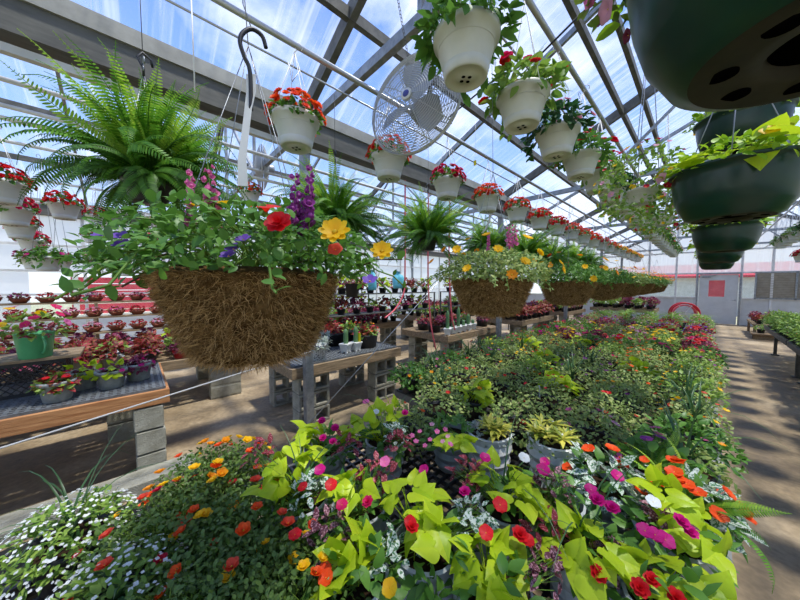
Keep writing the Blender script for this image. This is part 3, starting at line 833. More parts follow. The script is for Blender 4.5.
# hook and strap above the first basket
t = thing('strapped_hook', 'black hook wrapped in a hanging white strap above the biggest moss basket', 'hook', (0, 0, 0))
A = atx(240, 98, -.76); 
hk = lambda u, v: tuple(atx(u, v, -.76))
part('hook', mesh('hook', tube(spline([hk(*p) for p in ((266, 48), (262, 36), (252, 29), (243, 33), (240, 42), (244, 56), (250, 72), (251, 110))]), .005, 8), M['black']), t)
def ribbon(pts, w, th=.001):
    V, F = [], []
    for p, (dx, dy) in pts:
        p = Vector(p); V += [tuple(p + Vector((dx, dy, 0)) * w), tuple(p - Vector((dx, dy, 0)) * w)]
    for i in range(len(pts) - 1): F.append((2 * i, 2 * i + 1, 2 * i + 3, 2 * i + 2))
    return mk(V, F)
part('strap', mesh('strap', ribbon([(hk(*p), d) for p, d in (((251, 74), (.7, .7)), ((251, 92), (.6, .7)), ((248, 110), (.7, .5)), ((245, 135), (.8, .5)), ((242, 160), (.7, .6)), ((243, 186), (.5, .8)))], .012), M['ribbon'], True), t)
part('hanging_wire', mesh('hanging_wire', tube([hk(252, 30), hk(243, 4), tuple(Vector(hk(243, 4)) + Vector((0, 0, .35)))], .0014, 4), M['wire']), t)

# ---- ferns
FERN_M = [L['fern'], L['fernlt'], L['ferndk']]
fm = [mesh('fronds', fern_mesh(np.random.default_rng(40 + i), n, ln, .12, .06, young=yg), FERN_M) for i, (n, ln, yg) in enumerate(((260, .5, .32), (200, .47, .25), (200, .46, .3)))]
fp = mesh('pot', pot_t(.095, .07, .12), M['black']); fh = mesh('hanger', hanger_t(.095, .12, .62, 3), M['wire'])
for i, (y, z, x) in enumerate(((.07, 2.05, -1.88), (1.2, 2.1, -1.98), (2.33, 2.12, -2.0), (3.6, 2.1, -2.0), (4.8, 2.1, -2.0), (6.0, 2.1, -2.0), (7.2, 2.1, -2.0), (8.4, 2.1, -2.0))):
    if i: z -= .1; x -= .06
    lab = ['big feathery hanging fern, nearest of its row, behind the biggest moss basket', 'hanging fern, second of the fern row, under a white pot of red flowers'][i] if i < 2 else 'green hanging fern, ' + ORD[i] + ' along the fern row behind the moss baskets'
    t = thing('hanging_fern', lab, 'fern', (x, y, z), rng.uniform(0, 6), 'hanging ferns')
    part('pot', fp, t); part('fronds', fm[0 if i == 0 else 1 + i % 2], t, s=1.02 if i == 0 else 1.22); part('hanger', fh, t)
    part('hook', mesh('hook', join(tube([(0, 0, .6), (0, 0, .64), (.02, 0, .68), (0, 0, .71), (-.03, 0, .69), (-.035, 0, .66)], .006, 6), tube([(0, 0, .71), (0, 0, 3.14 - z)], .0016, 4)), M['black']), t)

# ---- white pots of red begonias along the pipe
body, sau, hole = hang_pot(.128, .17)
ME_WB, ME_WS, ME_WH = mesh('pot', body, M['whitepot']), mesh('saucer', sau, M['whitepot']), mesh('drain_hole', hole, M['hole'])
ME_IB, ME_IS = mesh('pot', body, M['ivory']), mesh('saucer', sau, M['ivory'])
ME_BH = mesh('hanger', hanger_t(.128, .17, .545, 4, .0022), M['whitewire'])
ME_BH2 = mesh('hanger', hanger_t(.128, .17, .65, 4, .0022), M['whitewire'])
BFOL = [mesh('foliage', foliage(np.random.default_rng(60 + i), [LT['round'], LT['broad']], 150, .14, .1, .16, (.03, .05), lo=-.2), L['green']) for i in range(2)]
BBL = {}
def begonia(x, y, zr, col, label, group, detail=True, cat='hanging plant', tagc=None):
    t = thing('hanging_begonia', label, cat, (x, y, zr - .17), rng.uniform(0, 6), group)
    b = part('pot', ME_WB, t); part('saucer', ME_WS, b); part('drain_hole', ME_WH, b); col2 = {'coral': 'orange', 'scarlet': 'coral', 'crimson': 'hotpink'}.get(col, col)
    part('hanger', ME_BH, t); part('foliage', BFOL[int(rng.integers(2))], t)
    if detail: add_flowers(rng, t, 'double', [col, col2], 84, .155, .13, .165, (.017, .026), lo=-.12, inner=.85, face=1.0)
    else:
        if col not in BBL: BBL[col] = mesh('blossoms', blossoms(np.random.default_rng(5), 'double', 90, .155, .13, .165, (.018, .027), lo=-.12, inner=.85, face=1.0), L[col])
        part('blossoms', BBL[col], t)
    return t
for i in range(18):
    col = ['coral', 'scarlet', 'crimson', 'coral', 'coral', 'scarlet', 'red', 'coral'][i % 8] if i < 12 else ('yellow' if i % 2 else 'gold')
    cname = {'coral': 'orange red', 'scarlet': 'scarlet', 'crimson': 'deep red', 'red': 'red', 'yellow': 'yellow', 'gold': 'golden'}[col]
    begonia(-1.68, .73 + .72 * i, 2.625, col, cname + ' blooms in a white hanging pot, ' + ORD[i] + ' along the red flower pipe', 'red flowers in white hanging pots', i < 4)
tg = thing('care_tag', 'yellow care tag hanging by the third white pot of red flowers', 'tag', tuple(aty(475, 163, 2.5)))
part('card', mesh('card', box(0, 0, 0, .03, .002, .05), M['yellowtag'], False), tg); part('thread', mesh('thread', tube([(0, 0, .02), (0, 0, .4)], .001, 4), M['wire']), tg)
tg = thing('hanging_strap', 'curled white strap dangling under the fourth white pot of red flowers', 'strap', (0, 0, 0))
part('strap', mesh('strap', ribbon([(tuple(aty(u, v, 3.0)), (.7, .7)) for u, v in ((492, 205), (491, 212), (489, 222), (485, 230), (482, 233))], .012), M['ribbon']), tg)

# ---- overhead row of cream pots with trailing foliage
WFOL = []
for i in range(3):
    r = np.random.default_rng(80 + i)
    a = foliage(r, [LT['oval'], LT['broad'], LT['lance']], 230, .18, .15, .17, (.045, .075), lo=-.25, up=0)
    f = [setmi(mv(FR[0][int(r.integers(4))], 0, 0, .17, r.uniform(0, 6.28), r.uniform(.2, .3)), 1) for _ in range(9)]
    drop = []
    for q in range(3):
        an = r.uniform(0, 6.28); k = 9; s = np.linspace(.2, 1, k)
        Pp = np.stack([math.cos(an) * (.1 + .1 * s ** .5), math.sin(an) * (.1 + .1 * s ** .5), .1 * (1 - s) - .1 * s ** 2], 1)
        drop.append(foliage(r, LT['oval'], k, 1, 1, .17, (.045, .07), rnd=.6, up=-.4, pts=(Pp, np.tile([[math.cos(an), math.sin(an), -.2]], (k, 1)))))
    WFOL.append(mesh('foliage', join(a, *f, *drop), [L[('green', 'mid', 'dark')[i]], L['fern']]))
WBL = {c: mesh('blossoms', blossoms(np.random.default_rng(9), 'flat', 14, .2, .16, .17, (.024, .034), lo=-.3), [L[c], L['eye']]) for c in ('hotpink', 'crimson', 'magenta', 'palepink')}
for i in range(22):
    y = 1.04 + .53 * i
    feat = ['broad drooping leaves and fern', 'pink flowers and fern sprigs', 'dark leaves', 'dark leaves and small pink buds', 'red blooms'][i] if i < 5 else 'trailing dark leaves'
    t = thing('hanging_planter', 'cream hanging pot with ' + feat + ', ' + ORD[i] + ' in the overhead row', 'hanging plant', (-.715, y, 2.675 - .17), rng.uniform(0, 6), 'cream pots in the overhead row')
    b = part('pot', ME_IB, t); part('saucer', ME_IS, b); part('drain_hole', ME_WH, b)
    part('hanger', ME_BH2, t); part('foliage', WFOL[i % 3], t)
    if i in (1, 3, 4, 8): add_flowers(rng, t, 'flat', ['hotpink', 'red'] if i == 1 else ['crimson'], 14, .21, .17, .17, (.026, .036), lo=-.2)
    elif i: part('blossoms', WBL[['hotpink', 'crimson', 'palepink', 'magenta'][i % 4]], t)

# ---- deep green bowls over the path
bowl = lathe([(.135, .006), (.16, .016), (.185, .06), (.188, .062), (.205, .12), (.215, .19), (.217, .225), (.229, .227), (.231, .24), (.222, .243), (.212, .236), (.207, .205), (1e-4, .2)], 64)
base = join(lathe([(.136, .006), (.122, .004), (.085, .008), (.066, .008), (.062, .022), (.03, .024), (1e-4, .024)], 64))
dh = join(*[mv(lathe([(1e-4, -.0006), (.014, -.0006), (.014, .004)], 16), .103 * math.cos(a), .103 * math.sin(a), .006) for a in np.arange(8) * PI / 4 + .2], mv(lathe([(1e-4, -.001), (.03, -.001), (.03, .003)], 20), 0, 0, .022))
ME_GB, ME_GBB, ME_GH = mesh('pot', bowl, M['greenpot']), mesh('pot_base', base, M['greenbase']), mesh('drain_hole', lathe([(1e-4, -.0006), (.016, -.0006), (.016, .004)], 18), M['hole'])
ME_GHB = mesh('drain_hole', lathe([(1e-4, .0), (.061, .0), (.061, .003)], 28), M['hole'])
ME_GW = mesh('hanger', hanger_t(.222, .24, .8, 3, .0025), M['wire'])
GFOL = []
for i in range(3):
    r = np.random.default_rng(100 + i)
    GFOL.append(mesh('foliage', join(foliage(r, [LT['oval'], LT['round']], 330, .27, .14, .23, (.03, .055), lo=-.1), foliage(r, [LT['heart'], LT['heart2']], 22, .25, .1, .25, (.08, .12), lo=-.1, mi=1, up=0)), [L['limed'], L['lime']]))
BOWLS = [(.105, .63, 1.935, ['palepink', 'purple', 'maroon'], 'giant dark green hanging bowl seen from below, hanging closest over the path'),
         (.07, 2.1, 1.96, ['palepink', 'yellow'], 'dark green hanging bowl with lime leaves and pale pink flowers, second over the path'),
         (.12, 3.05, 2.55, ['yellow', 'palepink'], 'dark green bowl hung higher than its neighbours, lime leaves over its rim'),
         (.1, 3.95, 1.95, ['yellow', 'maroon'], 'dark green hanging bowl below and behind the lime-leaved bowl'),
         (.1, 5.5, 1.93, ['yellow'], 'dark green hanging bowl, fifth over the path, mostly behind others'),
         (.1, 7.0, 1.9, ['yellow'], 'small-looking dark green bowl, last and lowest over the path')]
for i, (x, y, z, cols, lab) in enumerate(BOWLS):
    t = thing('hanging_bowl', lab, 'hanging bowl', (x, y, z), rng.uniform(0, 6), 'green bowls over the path')
    b = part('pot', ME_GB, t); part('pot_base', ME_GBB, b)
    for a in np.arange(8) * PI / 4 + .2:
        if i < 3: part('drain_hole', ME_GH, b, (.103 * math.cos(a), .103 * math.sin(a), .0055))
    part('base_recess', ME_GHB, b, (0, 0, .0195))
    part('hanger', ME_GW, t); part('foliage', GFOL[i % 3], t)
    add_flowers(rng, t, 'petunia' if i < 2 else 'five', cols, 12 if i < 3 else 7, .28, .14, .24, (.02, .03), lo=-.15, face=.9)
    part('hanging_wire', mesh('hanging_wire', tube([(0, 0, .8), (0, 0, 3.24 - z)], .0018, 4), M['wire']), t)
# flowers leaning over the rim of the closest bowl
t0 = bpy.data.objects['hanging_bowl']
t0.rotation_euler = (0, 0, 0)
for kind, col, u, v, d, s in (('petunia', 'palepink', 606, 10, .5, .02), ('petunia', 'pink', 590, -4, .52, .02), ('petunia', 'maroon', 627, 36, .5, .011), ('petunia', 'purple', 600, 18, .52, .012)):
    p = atd(u, v, d) - np.array(BOWLS[0][:3]); o = part('flower', fmesh(kind, col), t0, tuple(p), Vector((-.6, -.5, -.2)).to_track_quat('Z', 'Y').to_euler(), s); o['label'] = {'palepink': 'pale pink'}.get(col, col) + ' flower'
r = np.random.default_rng(4)
k = 40; u = r.uniform(575, 640, k); Pp = np.array([atd(a, b, .52) for a, b in zip(u, r.uniform(-30, 26, k) - (u < 600) * 14)]) - np.array(BOWLS[0][:3])
part('trailing_foliage', mesh('foliage', foliage(r, [LT['oval'], LT['small']], k, 1, 1, 0, (.02, .032), pts=(Pp, np.tile([[-.7, -.3, -.1]], (k, 1)))), L['mid']), t0)
TRF = mesh('foliage', join(foliage(np.random.default_rng(2), [LT['oval'], LT['small']], 700, .24, .26, .1, (.024, .04), lo=-.75, inner=.5)), L['mid'])
# yellow and red trailing plant between the cream row and the bowls
for i, (x, y, z, cols, lab) in enumerate(((-.28, 2.25, 2.12, ['yellow', 'crimson', 'palepink'], 'yellow and red flowered trailing plant beside the second green bowl'), (-.3, 3.7, 2.2, ['yellow', 'crimson'], 'smaller yellow and red trailing plant behind the first, near the cream pots'))):
    t = thing('trailing_basket', lab, 'hanging plant', (x, y, z), 1.0 * i)
    part('pot', ME_IB, t, s=.6); part('foliage', TRF, t); part('hanger', mesh('hanger', hanger_t(.078, .1, 3.24 - z, 3, hook=False), M['wire']), t)
    add_flowers(rng, t, 'five', cols, 46, .24, .24, .12, (.014, .022), lo=-.6, face=.9)

# ---- rows beyond the path
for i in range(14):
    y = 3.2 + .6 * i
    t = thing('hanging_planter', 'white hanging pot, ' + ORD[i] + ' in the row across the path', 'hanging plant', (1.14, y, 2.5), rng.uniform(0, 6), 'white pots across the path')
    b = part('pot', ME_IB, t); part('saucer', ME_IS, b); part('hanger', ME_BH2, t); part('foliage', WFOL[i % 3], t, s=.8)
for i in range(12):
    begonia(1.5, 4.6 + .62 * i, 2.35, 'crimson' if i % 3 else 'red', 'crimson flowers in a white pot across the path, ' + ORD[i] + ' of that row', 'crimson hanging pots across the path', False)
# ---- rows in the neighbouring bay
LAB = 'red flowers in a white pot, next bay, '
for i, (u, v, d) in enumerate(((2, 182, 2.24), (13, 208, 2.75), (20, 224, 3.3), (32, 240, 3.9), (64, 204, 3.2))):
    p = atd(u, v, d); begonia(p[0], p[1], p[2], 'red' if i % 2 == 0 else 'crimson', LAB + ORD[i] + ' of the cluster beside the big fern', 'red hanging pots in the next bay', True)
for r_, (x, z, ys) in enumerate(((-6.8, 2.9, (-1.15, -.4, .4, 1.2, 2.4)), (-8.6, 2.92, (-1.5, -.6, .3, 1.2)))):
    for i, y in enumerate(ys):
        begonia(x, y, z - .12 - .12 * r_, 'scarlet' if i % 2 == 0 else 'crimson', LAB + ORD[i] + ' of the ' + ('first', 'second')[r_] + ' row beyond the gutter', 'red hanging pots in the next bay', False)
begonia(*(tuple(aty(250, 192, 1.25)[:1]) + (1.25, float(aty(250, 192, 1.25)[2]))), 'coral', 'coral flowers in a white hanging pot behind the black hook and strap', 'red hanging pots in the next bay', True)
for i in range(12):
    x, y = [(-5.4, -.75), (-5.6, -.3), (-5.5, .15), (-5.6, .6), (-6.4, -1.0), (-6.5, -.4), (-6.4, .2), (-6.5, .8), (-7.6, -.9), (-7.6, -.1), (-7.6, .7), (-7.6, 1.5)][i]
    t = thing('hanging_planter', 'pot of small pink or purple flowers, next bay, ' + ORD[i % 4] + ' of the low ' + ('first', 'second', 'third')[i // 4] + ' line', 'hanging plant', (x, y, 1.82 + .05 * (i % 3)), rng.uniform(0, 6), 'low grey hanging pots in the next bay')
    b = part('pot', ME_WB, t); part('saucer', ME_WS, b); part('hanger', mesh('hanger', hanger_t(.128, .17, 1.3, 4, .002), M['wire']), t); part('foliage', WFOL[i % 3], t, s=.9)
    add_flowers(rng, t, 'flat', [['magenta', 'palepink', 'violet', 'purple'][i % 4]], 14, .18, .12, .17, (.022, .032), lo=-.2)

# ---- fans
def fan(loc, rot, label, R=.3):
    t = thing('wire_fan', label, 'fan', loc); t.rotation_euler = rot
    def guard(z0, bulge):
        ts = []
        for i in range(23):
            q = (i + 1.6) / 24; rr = R * q; zz = z0 + bulge * (1 - q ** 2.2)
            ts.append(tube([(rr * math.cos(a), rr * math.sin(a), zz) for a in np.linspace(0, 2 * PI, 49)[:-1]], .0022, 4, 0, True))
        for a in np.arange(12) * PI / 6:
            ts.append(tube([(R * q * math.cos(a), R * q * math.sin(a), z0 + bulge * (1 - q ** 2.2) - .002) for q in np.linspace(.1, 1, 8)], .0026, 4))
        return ts
    part('guard', mesh('guard', join(*guard(.02, .07)), M['fanw']), t, label='front wire guard')
    part('guard', mesh('guard', join(*guard(-.02, -.07)), M['fanw']), t, label='back wire guard')
    part('rim', mesh('rim', join(tube([(R * math.cos(a), R * math.sin(a), 0) for a in np.linspace(0, 2 * PI, 65)[:-1]], .008, 6, 0, True), lathe([(R + .002, -.01), (R + .006, 0), (R + .002, .01)], 64)), M['fanw']), t)
    bl = leaf([(.2, .16), (.5, .34), (.8, .36)], .25, 0)
    for a in (0, 2.094, 4.189): part('blade', mesh('blade', mv(bl, rx=0, ry=.5, s=.25), M['fanb']), t, (0, 0, 0), (0, 0, a))
    part('motor', mesh('motor', lathe([(1e-4, -.17), (.05, -.165), (.06, -.14), (.06, -.05), (.03, -.03), (1e-4, -.03)], 24), M['fanb']), t)
    hb = part('hub', mesh('hub', lathe([(1e-4, .097), (.03, .097), (.034, .092), (.034, .08)], 24), M['whitep']), t)
    part('badge', mesh('badge', lathe([(1e-4, .099), (.019, .099), (.021, .0965)], 20), M['badge']), hb)
    return t
f = fan(tuple(aty(414, 104, 1.26)), (PI / 2 - .1, .12, .25), 'round grey wire-guarded fan hanging from the roof between the pot rows')
L_ = aty(414, 104, 1.26)
hangp = [tuple(L_ + np.array([-.05, .0, .29])), tuple(L_ + np.array([-.12, .02, .5])), tuple(L_ + np.array([-.2, .03, .75])), tuple(L_ + np.array([-.25, .05, 1.0]))]
ch = thing('fan_chain', 'chain holding the round wire fan up to the roof', 'chain', (0, 0, 0))
cl = []
for i in range(26):
    q = i / 25; p = Vector(hangp[0]).lerp(Vector(hangp[-1]), q)
    cl.append(mv(tube([(.007 * math.cos(a), .013 * math.sin(a), 0) for a in np.linspace(0, 2 * PI, 9)[:-1]], .002, 4, 0, True), p.x, p.y, p.z, rx=PI / 2, rz=(i % 2) * PI / 2))
part('chain_links', mesh('chain_links', join(*cl), M['galvd']), ch)
part('bracket', mesh('bracket', beam(tuple(L_ + np.array([0, .14, 0])), tuple(L_ + np.array([.0, .14, .75])), .02, .02), M['galvd']), ch)
fan(tuple(aty(262, 168, 1.4)), (PI / 2, 0, -.3), 'second wire fan, smaller-looking, hanging in the neighbouring bay')
# stray strings
for i, (pts, lab) in enumerate((([atx(191, -8, -1.5), atx(193, 40, -1.5), atx(195, 92, -1.5)], 'white string hanging beside the big fern'),
                                ([atx(300, 70, -1.68), atx(292, 82, -1.68), atx(290, 70, -1.68), atx(288, 62, -1.68)], 'loose white cord tied at the first white pot'),
                                ([atx(426, 96, -1.68), atx(427, 150, -1.68)], 'thin white string hanging left of the deep red pot'.replace('left of', 'beside')))):
    o = single('string', mesh('string', tube([tuple(p) for p in pts], .0028, 5), M['whitewire']), lab, 'string')
cb = single('cable', mesh('cable', tube([tuple(aty(448, 118, 1.9)), tuple(aty(490, 83, 1.9)), tuple(aty(540, 55, 1.9)), tuple(aty(600, -5, 1.9))], .006, 6), M['blackwire']), 'black power cable running from the fan up to the roof', 'cable')
# ================================================================== the long flower bench
rng = np.random.default_rng(11)
BZ = .6
def lattice(x0, x1, y0, y1, z, p=.055, w=.012, h=.018):
    ts = [box(x, (y0 + y1) / 2, z - h / 2, w, y1 - y0, h) for x in np.arange(x0, x1 + .001, p)] + [box((x0 + x1) / 2, y, z - h / 2 - .0005, x1 - x0, w, h) for y in np.arange(y0, y1 + .001, p)]
    return join(*ts)
BEDS = [(-1.62, .1, -.75, 1.85), (-2.1, .1, 1.9, 4.4), (-2.1, .1, 4.45, 6.95), (-2.1, .1, 7.0, 9.5), (-2.1, .1, 9.55, 11.2)]
for i, (x0, x1, y0, y1) in enumerate(BEDS):
    t = thing('growing_bench', 'low black lattice growing bench under the flowers, ' + ORD[i] + ' section along the path', 'bench', (0, 0, 0), 0, 'growing bench sections')
    part('lattice_top', mesh('lattice_top', lattice(x0 + .02, x1 - .1, y0, y1, BZ, .055 if i == 0 else .11), M['black'], False), t)
    part('rail', mesh('rail', join(box((x0 + x1) / 2, y0 + .02, BZ - .05, x1 - x0, .035, .08), box((x0 + x1) / 2, y1 - .02, BZ - .05, x1 - x0, .035, .08), box(x0 + .0, (y0 + y1) / 2, BZ - .05, .035, y1 - y0, .08)), M['galvd'], False), t)
    part('edge_board', mesh('edge_board', join(box(x1 - .05, (y0 + y1) / 2, BZ - .012, .1, y1 - y0, .03), box(x1 - .006, (y0 + y1) / 2, BZ - .05, .03, y1 - y0, .1)), M['film'], False), t)
    part('side_cloth', mesh('side_cloth', box(x1 - .03, (y0 + y1) / 2, BZ / 2 - .03, .006, y1 - y0 - .1, BZ - .08), M['black'], False), t)
    for a in (x0 + .1, x1 - .15):
        for b in (y0 + .15, y1 - .15):
            part('leg', mesh('leg', box(a, b, (BZ - .03) / 2, .06, .06, BZ - .03), M['galvd'], False), t)

# ---- pots and foliage shared by the plants
P_grey = mesh('pot', diamond_pot(.105, .08, .2, 20, 7, .009), M['greyp'], False)
P_white = mesh('pot', diamond_pot(.118, .088, .235, 18, 7, .013), M['whitediam'], False)
P_black = mesh('pot', pot_t(.11, .08, .15), M['black'])
P_small = mesh('pot', pot_t(.085, .062, .12), M['black'])
P_plain = mesh('pot', pot_t(.1, .074, .16), M['greyplain'])
SOIL = {k: mesh('soil', disc(r, z, 24), M['soil']) for k, (r, z) in {'grey': (.093, .18), 'white': (.108, .218), 'black': (.1, .13), 'small': (.076, .1), 'plain': (.09, .14)}.items()}
def vine(seed, n=24, R=.15, H=.15, size=(.085, .135), z0=.2, off=(0, 0)):
    r = np.random.default_rng(seed)
    P, Nn = mound(r, n, R, H, .05, .6); P[:, :2] += np.array(off)
    lf = foliage(r, [LT['heart'], LT['heart2'], LT['heart3']], n, R, H, z0 + .03, size, out=.75, up=-.12, rnd=.35, pts=(P, Nn))
    return join(lf, setmi(stalks(r, P, z0 + .03, .0024, .03), 0))
def shift(t, x, y, z=0): return mv(t, x, y, z)
def put(loc, label, pot, parts, flowers=(), rz=0, cat='potted plant', name='potted_plant', group=None, s=1.0, seed=None, tag=None):
    t = thing(name, label, cat, tuple(loc), rz, group)
    pm, sk = {'grey': (P_grey, 'grey'), 'white': (P_white, 'white'), 'black': (P_black, 'black'), 'small': (P_small, 'small'), 'plain': (P_plain, 'plain')}[pot]
    p = part('pot', pm, t); part('soil', SOIL[sk], p)
    for nm, me in parts: part(nm, me, t, s=s)
    r = np.random.default_rng(seed if seed is not None else int(abs(loc[0] * 1000 + loc[1] * 77)))
    for f in flowers:
        if f[0] == 'merged': part('blossoms', f[1], t)
        else: add_flowers(r, t, *[q for q in f if not isinstance(q, dict)], **(f[-1] if isinstance(f[-1], dict) else {}))
    if tag: part('plant_tag', ME_TAG[tag], t, (.05, .03, .12), (0, .1, r.uniform(0, 3)))
    return t
ME_TAG = {'white': mesh('plant_tag', box(0, 0, .05, .018, .002, .12), M['whitetag'], False), 'yellow': mesh('plant_tag', box(0, 0, .06, .045, .002, .11), M['yellowtag'], False)}
LIMEMIX = 'grey pot of lime sweet potato vine '
def near(u, v, z=.98):
    p = atz(u, v, z); return (p[0], p[1], BZ)
def spread_out(items, dmin, xs):
    """push neighbours apart so that no two pots share a place"""
    P = np.array([i[0][:2] for i in items])
    for _ in range(80):
        for a in range(len(P)):
            for b in range(a + 1, len(P)):
                d = P[b] - P[a]; l = np.linalg.norm(d)
                if l < dmin and l > 1e-6:
                    m = d / l * (dmin - l) / 2; P[a] -= m; P[b] += m
        P[:, 0] = np.clip(P[:, 0], *xs)
    return P
# mixed planters: pot spot, (plant, where its tuft stands, spread), blooms, label
PLANTERS = [
    ((300, 500), [('lime', 294, 452, .1), ('lime', 272, 478, .06), ('polkar', 264, 452, .07), ('polkaw', 312, 492, .075)], [('red', 303, 487), ('red', 331, 485), ('magenta', 320, 470)], 'with white speckled leaves and two round red flowers'),
    ((360, 505), [('lime', 350, 478, .075), ('polkar', 377, 472, .075), ('polkap', 330, 525, .06)], [('hotpink', 368, 502), ('hotpink', 342, 505), ('pink', 385, 462)], 'beside dark red speckled leaves, with hot pink flowers'),
    ((352, 575), [('lime', 350, 546, .085), ('lime', 340, 570, .06), ('polkaw', 397, 552, .07)], [('orange', 325, 570), ('orange', 326, 578), ('red', 295, 535), ('yellow', 390, 588)], 'standing among the purslane, flat leaves'),
    ((385, 440), [('lime', 388, 408, .1), ('lime', 360, 425, .08), ('polkaw', 398, 432, .05), ('polkar', 398, 440, .05)], [('magenta', 405, 413), ('pink', 366, 402), ('white', 376, 412)], 'tallest at the aisle edge of the bench'),
    ((325, 448), [('polkar', 345, 440, .06), ('lime', 310, 428, .07)], [('magenta', 322, 421), ('magenta', 335, 428), ('magenta', 323, 438), ('magenta', 333, 442)], 'with a knot of magenta flowers, by the aisle'),
    ((425, 545), [('lime', 415, 492, .095), ('lime', 432, 525, .075), ('polkaw', 472, 515, .06)], [('red', 412, 527), ('red', 410, 522), ('magenta', 465, 492), ('magenta', 424, 470)], 'mid-bench, one red flower at its rim'),
    ((512, 505), [('lime', 500, 470, .08), ('lime', 522, 502, .06), ('polkar', 468, 470, .065)], [('red', 500, 505), ('magenta', 485, 458), ('white', 524, 458)], 'with a red flower and a white flower'),
    ((492, 590), [('lime', 490, 560, .085), ('lime', 478, 545, .06), ('lime', 505, 592, .05), ('polkap', 540, 568, .075)], [('red', 527, 540), ('red', 486, 533), ('red', 520, 535)], 'with red flowers over purple speckled leaves'),
    ((548, 500), [('polkap', 548, 482, .08), ('polkar', 548, 530, .06)], [('magenta', 545, 462), ('magenta', 543, 470)], None),
    ((600, 560), [('lime', 590, 540, .075), ('lime', 580, 560, .06), ('polkap', 622, 562, .055)], [('magenta', 591, 490), ('magenta', 597, 500), ('magenta', 612, 508), ('red', 598, 574), ('magenta', 617, 476)], 'with magenta flowers above, red one below'),
    ((672, 535), [('lime', 668, 490, .07), ('lime', 690, 520, .06), ('lime', 706, 545, .04), ('polkap', 668, 517, .06)], [('magenta', 645, 531), ('magenta', 655, 535), ('magenta', 665, 540), ('magenta', 681, 522), ('magenta', 690, 532), ('white', 653, 502)], 'trailing over the path, large magenta flowers'),
    ((650, 592), [('lime', 690, 575, .06), ('lime', 648, 566, .05)], [('red', 652, 580), ('red', 640, 588), ('red', 676, 598)], 'with red flowers at the path corner'),
    ((452, 432), [('lime', 458, 438, .06), ('dark', 440, 432, .08)], [('pink', 430, 440), ('pink', 437, 432), ('pink', 445, 430), ('pink', 425, 446), ('pink', 416, 442), ('palepink', 443, 442), ('pink', 450, 445), ('palepink', 432, 425), ('pink', 420, 432), ('pink', 412, 436), ('palepink', 448, 437)], 'half hidden by many small pink flowers'),
]
NEARS = [
    (near(488, 438, .8), ('var', 0), [], 'white faceted pot of yellow and green rosettes, nearer the aisle'),
    (near(552, 446, .8), ('var', 1), [('four', ['white'], 22, .12, .1, .22, (.006, .009), .0)], 'white faceted pot of yellow green rosettes above tiny white flowers'),
    (near(602, 462, .9), ('pol', 0), [('flat', ['orange'], 7, .13, .17, .19, (.024, .032), .2)], 'grey pot of white speckled leaves with orange flowers'),
    (near(698, 485, .9), ('pol', 1), [('flat', ['orange'], 14, .15, .16, .19, (.024, .032), .2)], 'grey pot of fern and bright orange flowers, overhanging the path'),
    (near(655, 448, .9), ('fern', 0), [('flat', ['orange', 'purple', 'pink'], 7, .15, .17, .18, (.02, .028), .2)], 'grey pot of fern sprigs with purple and orange flowers'),
    (near(215, 462, .85), ('purs', 0), [('cup', ['orange', 'yellow', 'gold'], 34, .25, .17, .14, (.02, .027), .1, {'face': .35})], 'spreading purslane thick with yellow and orange flowers'),
    (near(248, 520, .85), ('purs', 1), [('cup', ['orange', 'coral', 'yellow'], 18, .25, .17, .14, (.02, .027), .1, {'face': .35})], 'wide dark green purslane mound with few orange and yellow flowers'),
    (near(165, 520, .85), ('purs', 0), [('cup', ['orange', 'yellow', 'crimson', 'coral'], 16, .25, .17, .14, (.018, .026), .1, {'face': .35})], 'purslane with orange and yellow flowers next to the white alyssum'),
    (near(275, 585, .88), ('purs', 1), [('cup', ['orange', 'yellow', 'yellow'], 14, .23, .16, .14, (.016, .024), .1, {'face': .35})], 'purslane at the bench front with bright yellow flowers'),
    (near(200, 590, .85), ('purs', 1), [('cup', ['coral', 'orange', 'yellow'], 9, .22, .15, .13, (.016, .024), .1, {'face': .35})], 'purslane with few coral flowers beside the strap leaved alyssum'),
    (near(72, 522, .8), ('aly', 0), [], 'white alyssum in a black pot with a tall grassy spike'),
    (near(125, 575, .82), ('aly', 1), [], 'white alyssum with bright strap leaves, between purslane and bench corner'),
    (near(440, 400, .8), ('fine', 0), [('five', ['yellow', 'red'], 5, .2, .19, .12, (.014, .02), .2)], 'low grey green plant at the aisle side, behind the small pink flowers'),
    (near(520, 415, .8), ('fine', 1), [('double', ['red'], 2, .17, .17, .12, (.02, .026), .4)], 'grey green plant with a round red bloom behind the white faceted pots'),
    (near(590, 425, .8), ('fine', 0), [('five', ['palepink', 'pink'], 7, .17, .17, .12, (.018, .026), .4)], 'grey green plant with pale pink blooms behind the orange flowers'),
    (near(400, 420, .8), ('fine', 1), [('five', ['orange'], 3, .2, .17, .12, (.014, .02), .2)], 'low grey green plant at the aisle edge behind the tallest lime vine'),
]
FOLS = {}
